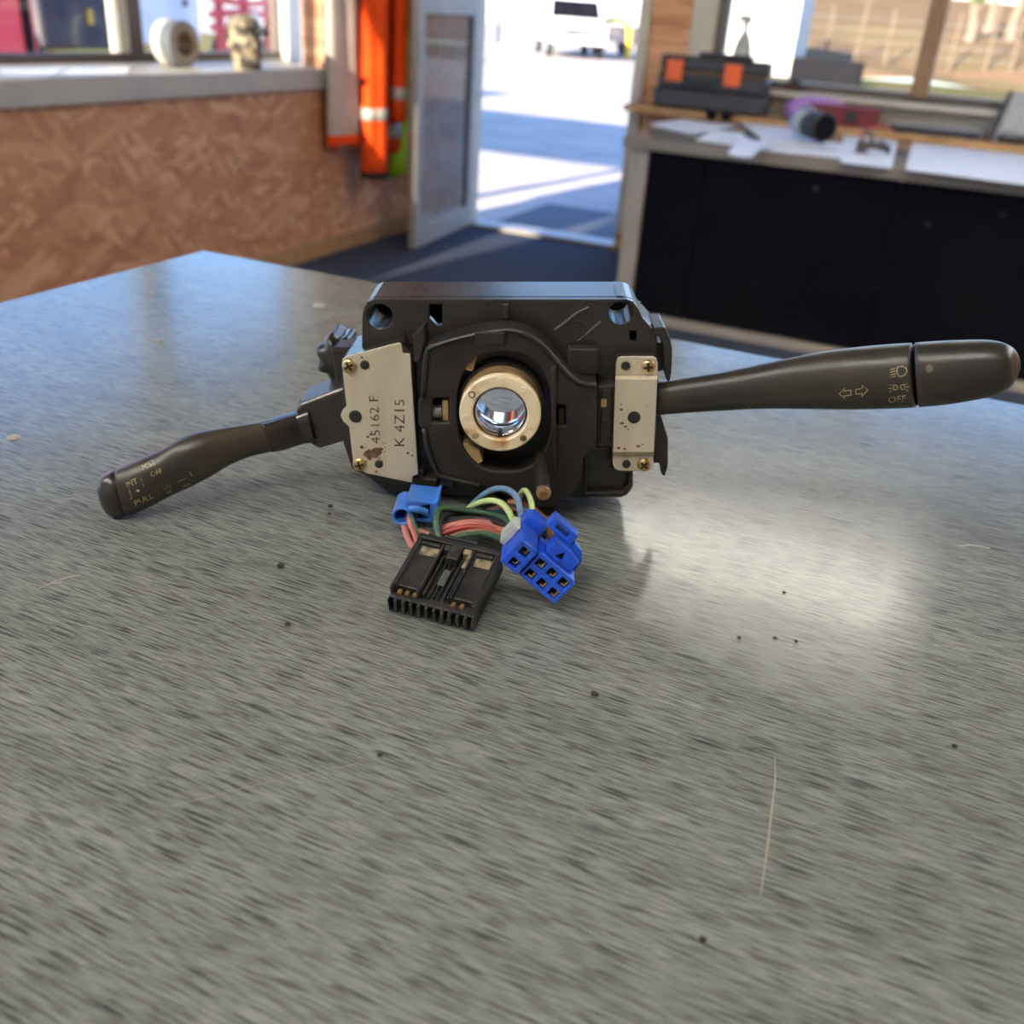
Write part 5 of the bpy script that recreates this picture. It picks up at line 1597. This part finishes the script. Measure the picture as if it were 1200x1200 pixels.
mk('chassis', bx(-hl + 0.1, hl - 0.1, -0.5, 0.5, 0.4, 0.615), 'navy', dt_)
for s in (-0.6, 0.6):
    for y_ in (-0.5, 0.5):
        mk('wheel', lathe(B(), [(0.25, -0.12), (0.4, -0.1), (0.4, 0.1), (0.25, 0.12)], (s * hl, y_, 0.4), (0, 1, 0), 20), 'tyre', dt_)
mk('reflector_sign', bx(-hl * 0.42, -hl * 0.30, 0.651, 0.68, 0.86, 1.0), 'yellow', dt_)
# yellow loader bucket in front of the dark truck
lbk = thing('loader_bucket', 'yellow loader bucket on the ground before the dark truck', 'loader bucket', (-7.9, lx(92, -7.9), GZ + 0.001), math.pi / 2)
bm = B()
prism(bm, [(-0.35, 0.0), (0.45, 0.0), (0.47, 0.04), (-0.28, 0.10), (-0.38, 0.35), (-0.25, 0.68), (-0.31, 0.70), (-0.45, 0.36)], [], -0.62, 0.62)
bm.transform(Matrix.Rotation(math.pi / 2, 4, 'X') )
bm.transform(Matrix.Rotation(math.pi / 2, 4, 'Z'))
mk('bucket_shell', bm, 'yellow', lbk)
for s in (-0.64, 0.62):
    bm = B()
    prism(bm, [(-0.44, 0.02), (0.45, 0.0), (-0.25, 0.70)], [], 0, 0.02)
    bm.transform(Matrix.Rotation(math.pi / 2, 4, 'X'))
    bm.transform(Matrix.Rotation(math.pi / 2, 4, 'Z'))
    bm.transform(Matrix.Translation((s, 0, 0)))
    mk('bucket_cheek', bm, 'yellow', lbk)
y0, y1 = lx(128, -11), lx(236, -11)
wv = vehicle('white_van', 'white van with bluish shaded side behind the tape roll', 'van', (-11.96, (y0 + y1) / 2 - 0.4, GZ + 0.001), math.pi / 2, (y1 - y0) + 0.8, 1.9, [(-0.5, 0.5), (-0.5, 2.2), (0.46, 2.2), (0.5, 1.9), (0.5, 0.5)], [[(-0.42, 1.3), (-0.42, 1.9), (-0.1, 1.9), (-0.1, 1.3)]], 'van_white', (-0.3, 0.3))
mk('fuel_cap', lathe(B(), [(0.05, 0), (0.05, 0.02)], (((y1 - y0) + 0.8) * 0.38, -0.952, 1.05), (0, -1, 0), 16), 'car_dark', wv)
y0, y1 = lx(241, -11), lx(342, -11)
rk = thing('hay_rake', 'red farm rake with curved bars beyond the white van', 'farm machine', (-11, (y0 + y1) / 2, GZ + 0.001), math.pi / 2)
hl = (y1 - y0) / 2
for z_, b_ in ((1.15, 0.06), (0.92, -0.05), (0.75, 0.03)):
    mk('curved_bar', tube(B(), [(-hl, -0.1, z_), (-hl * 0.3, -0.25, z_ - b_), (hl * 0.3, -0.25, z_ + b_ * 0.5), (hl, -0.1, z_ + b_ * 2)], 0.05, 8), 'car_red', rk, smooth=True)
for x in (-0.8, -0.25, 0.3, 0.8):
    mk('upright', bx(x * hl - 0.05, x * hl + 0.05, -0.14, -0.04, 0.3, 1.9), 'car_red', rk)
for x in (-0.55, 0.55):
    mk('wheel', lathe(B(), [(0.2, -0.08), (0.34, -0.07), (0.34, 0.07), (0.2, 0.08)], (x * hl, 0, 0.34), (0, 1, 0), 20), 'tyre', rk)
for x in (-0.35, 0.62):
    mk('work_lamp', lathe(B(), [(0.06, 0), (0.12, 0.06), (0.12, 0.1)], (x * hl, -0.28, 0.85), (0, -1, 0), 16), 'lamp_white', rk)
struct('ground_lawn', bx(-40, -12.5, 4, 26.9, GZ, GZ + 0.01), 'grass')
# distant yellow truck and shed roofs on the rise
q = on_hill(905, 110)
yt = thing('yellow_truck', 'tiny yellow truck on the distant rise', 'truck', onY(902, 16, 110))
mk('tray', bx(-1.4, 0.8, -1, 1, 0.5, 1.5), 'yellow', yt, bevel=0.05)
mk('cab', bx(0.85, 2.0, -1, 1, 0.4, 1.9), 'yellow', yt, bevel=0.1)
for x in (-0.8, 1.3):
    mk('wheel', lathe(B(), [(0.3, -0.15), (0.5, -0.13), (0.5, 0.13), (0.3, 0.15)], (x, -0.95, 0.5), (0, 1, 0), 18), 'tyre', yt)
yt.location = (on_hill(902, 100).x, 100, hill(100) - 0.1)
for px, y, w_, h_, m_, lab in ((1138, 100, 6, 1.4, 'shed', 'low white shed on the distant rise'), (1150, 116, 10, 2.6, 'grey_dev', 'blue-grey barn on the far skyline')):
    q = on_hill(px, y)
    t = thing('distant_barn', lab, 'barn', (q.x, y, q.z))
    mk('barn_wall', bx(-w_ / 2, w_ / 2, -2, 2, 0, h_), m_, t)
    rb_ = B()
    prism(rb_, [(-2.3, h_ + 0.001), (2.3, h_ + 0.001), (0, h_ + 1.0)], [], -w_ / 2 - 0.2, w_ / 2 + 0.2)
    rb_.transform(Matrix.Rotation(math.pi / 2, 4, 'Z') @ Matrix.Rotation(math.pi / 2, 4, 'X'))
    mk('barn_roof', rb_, 'alu', t)
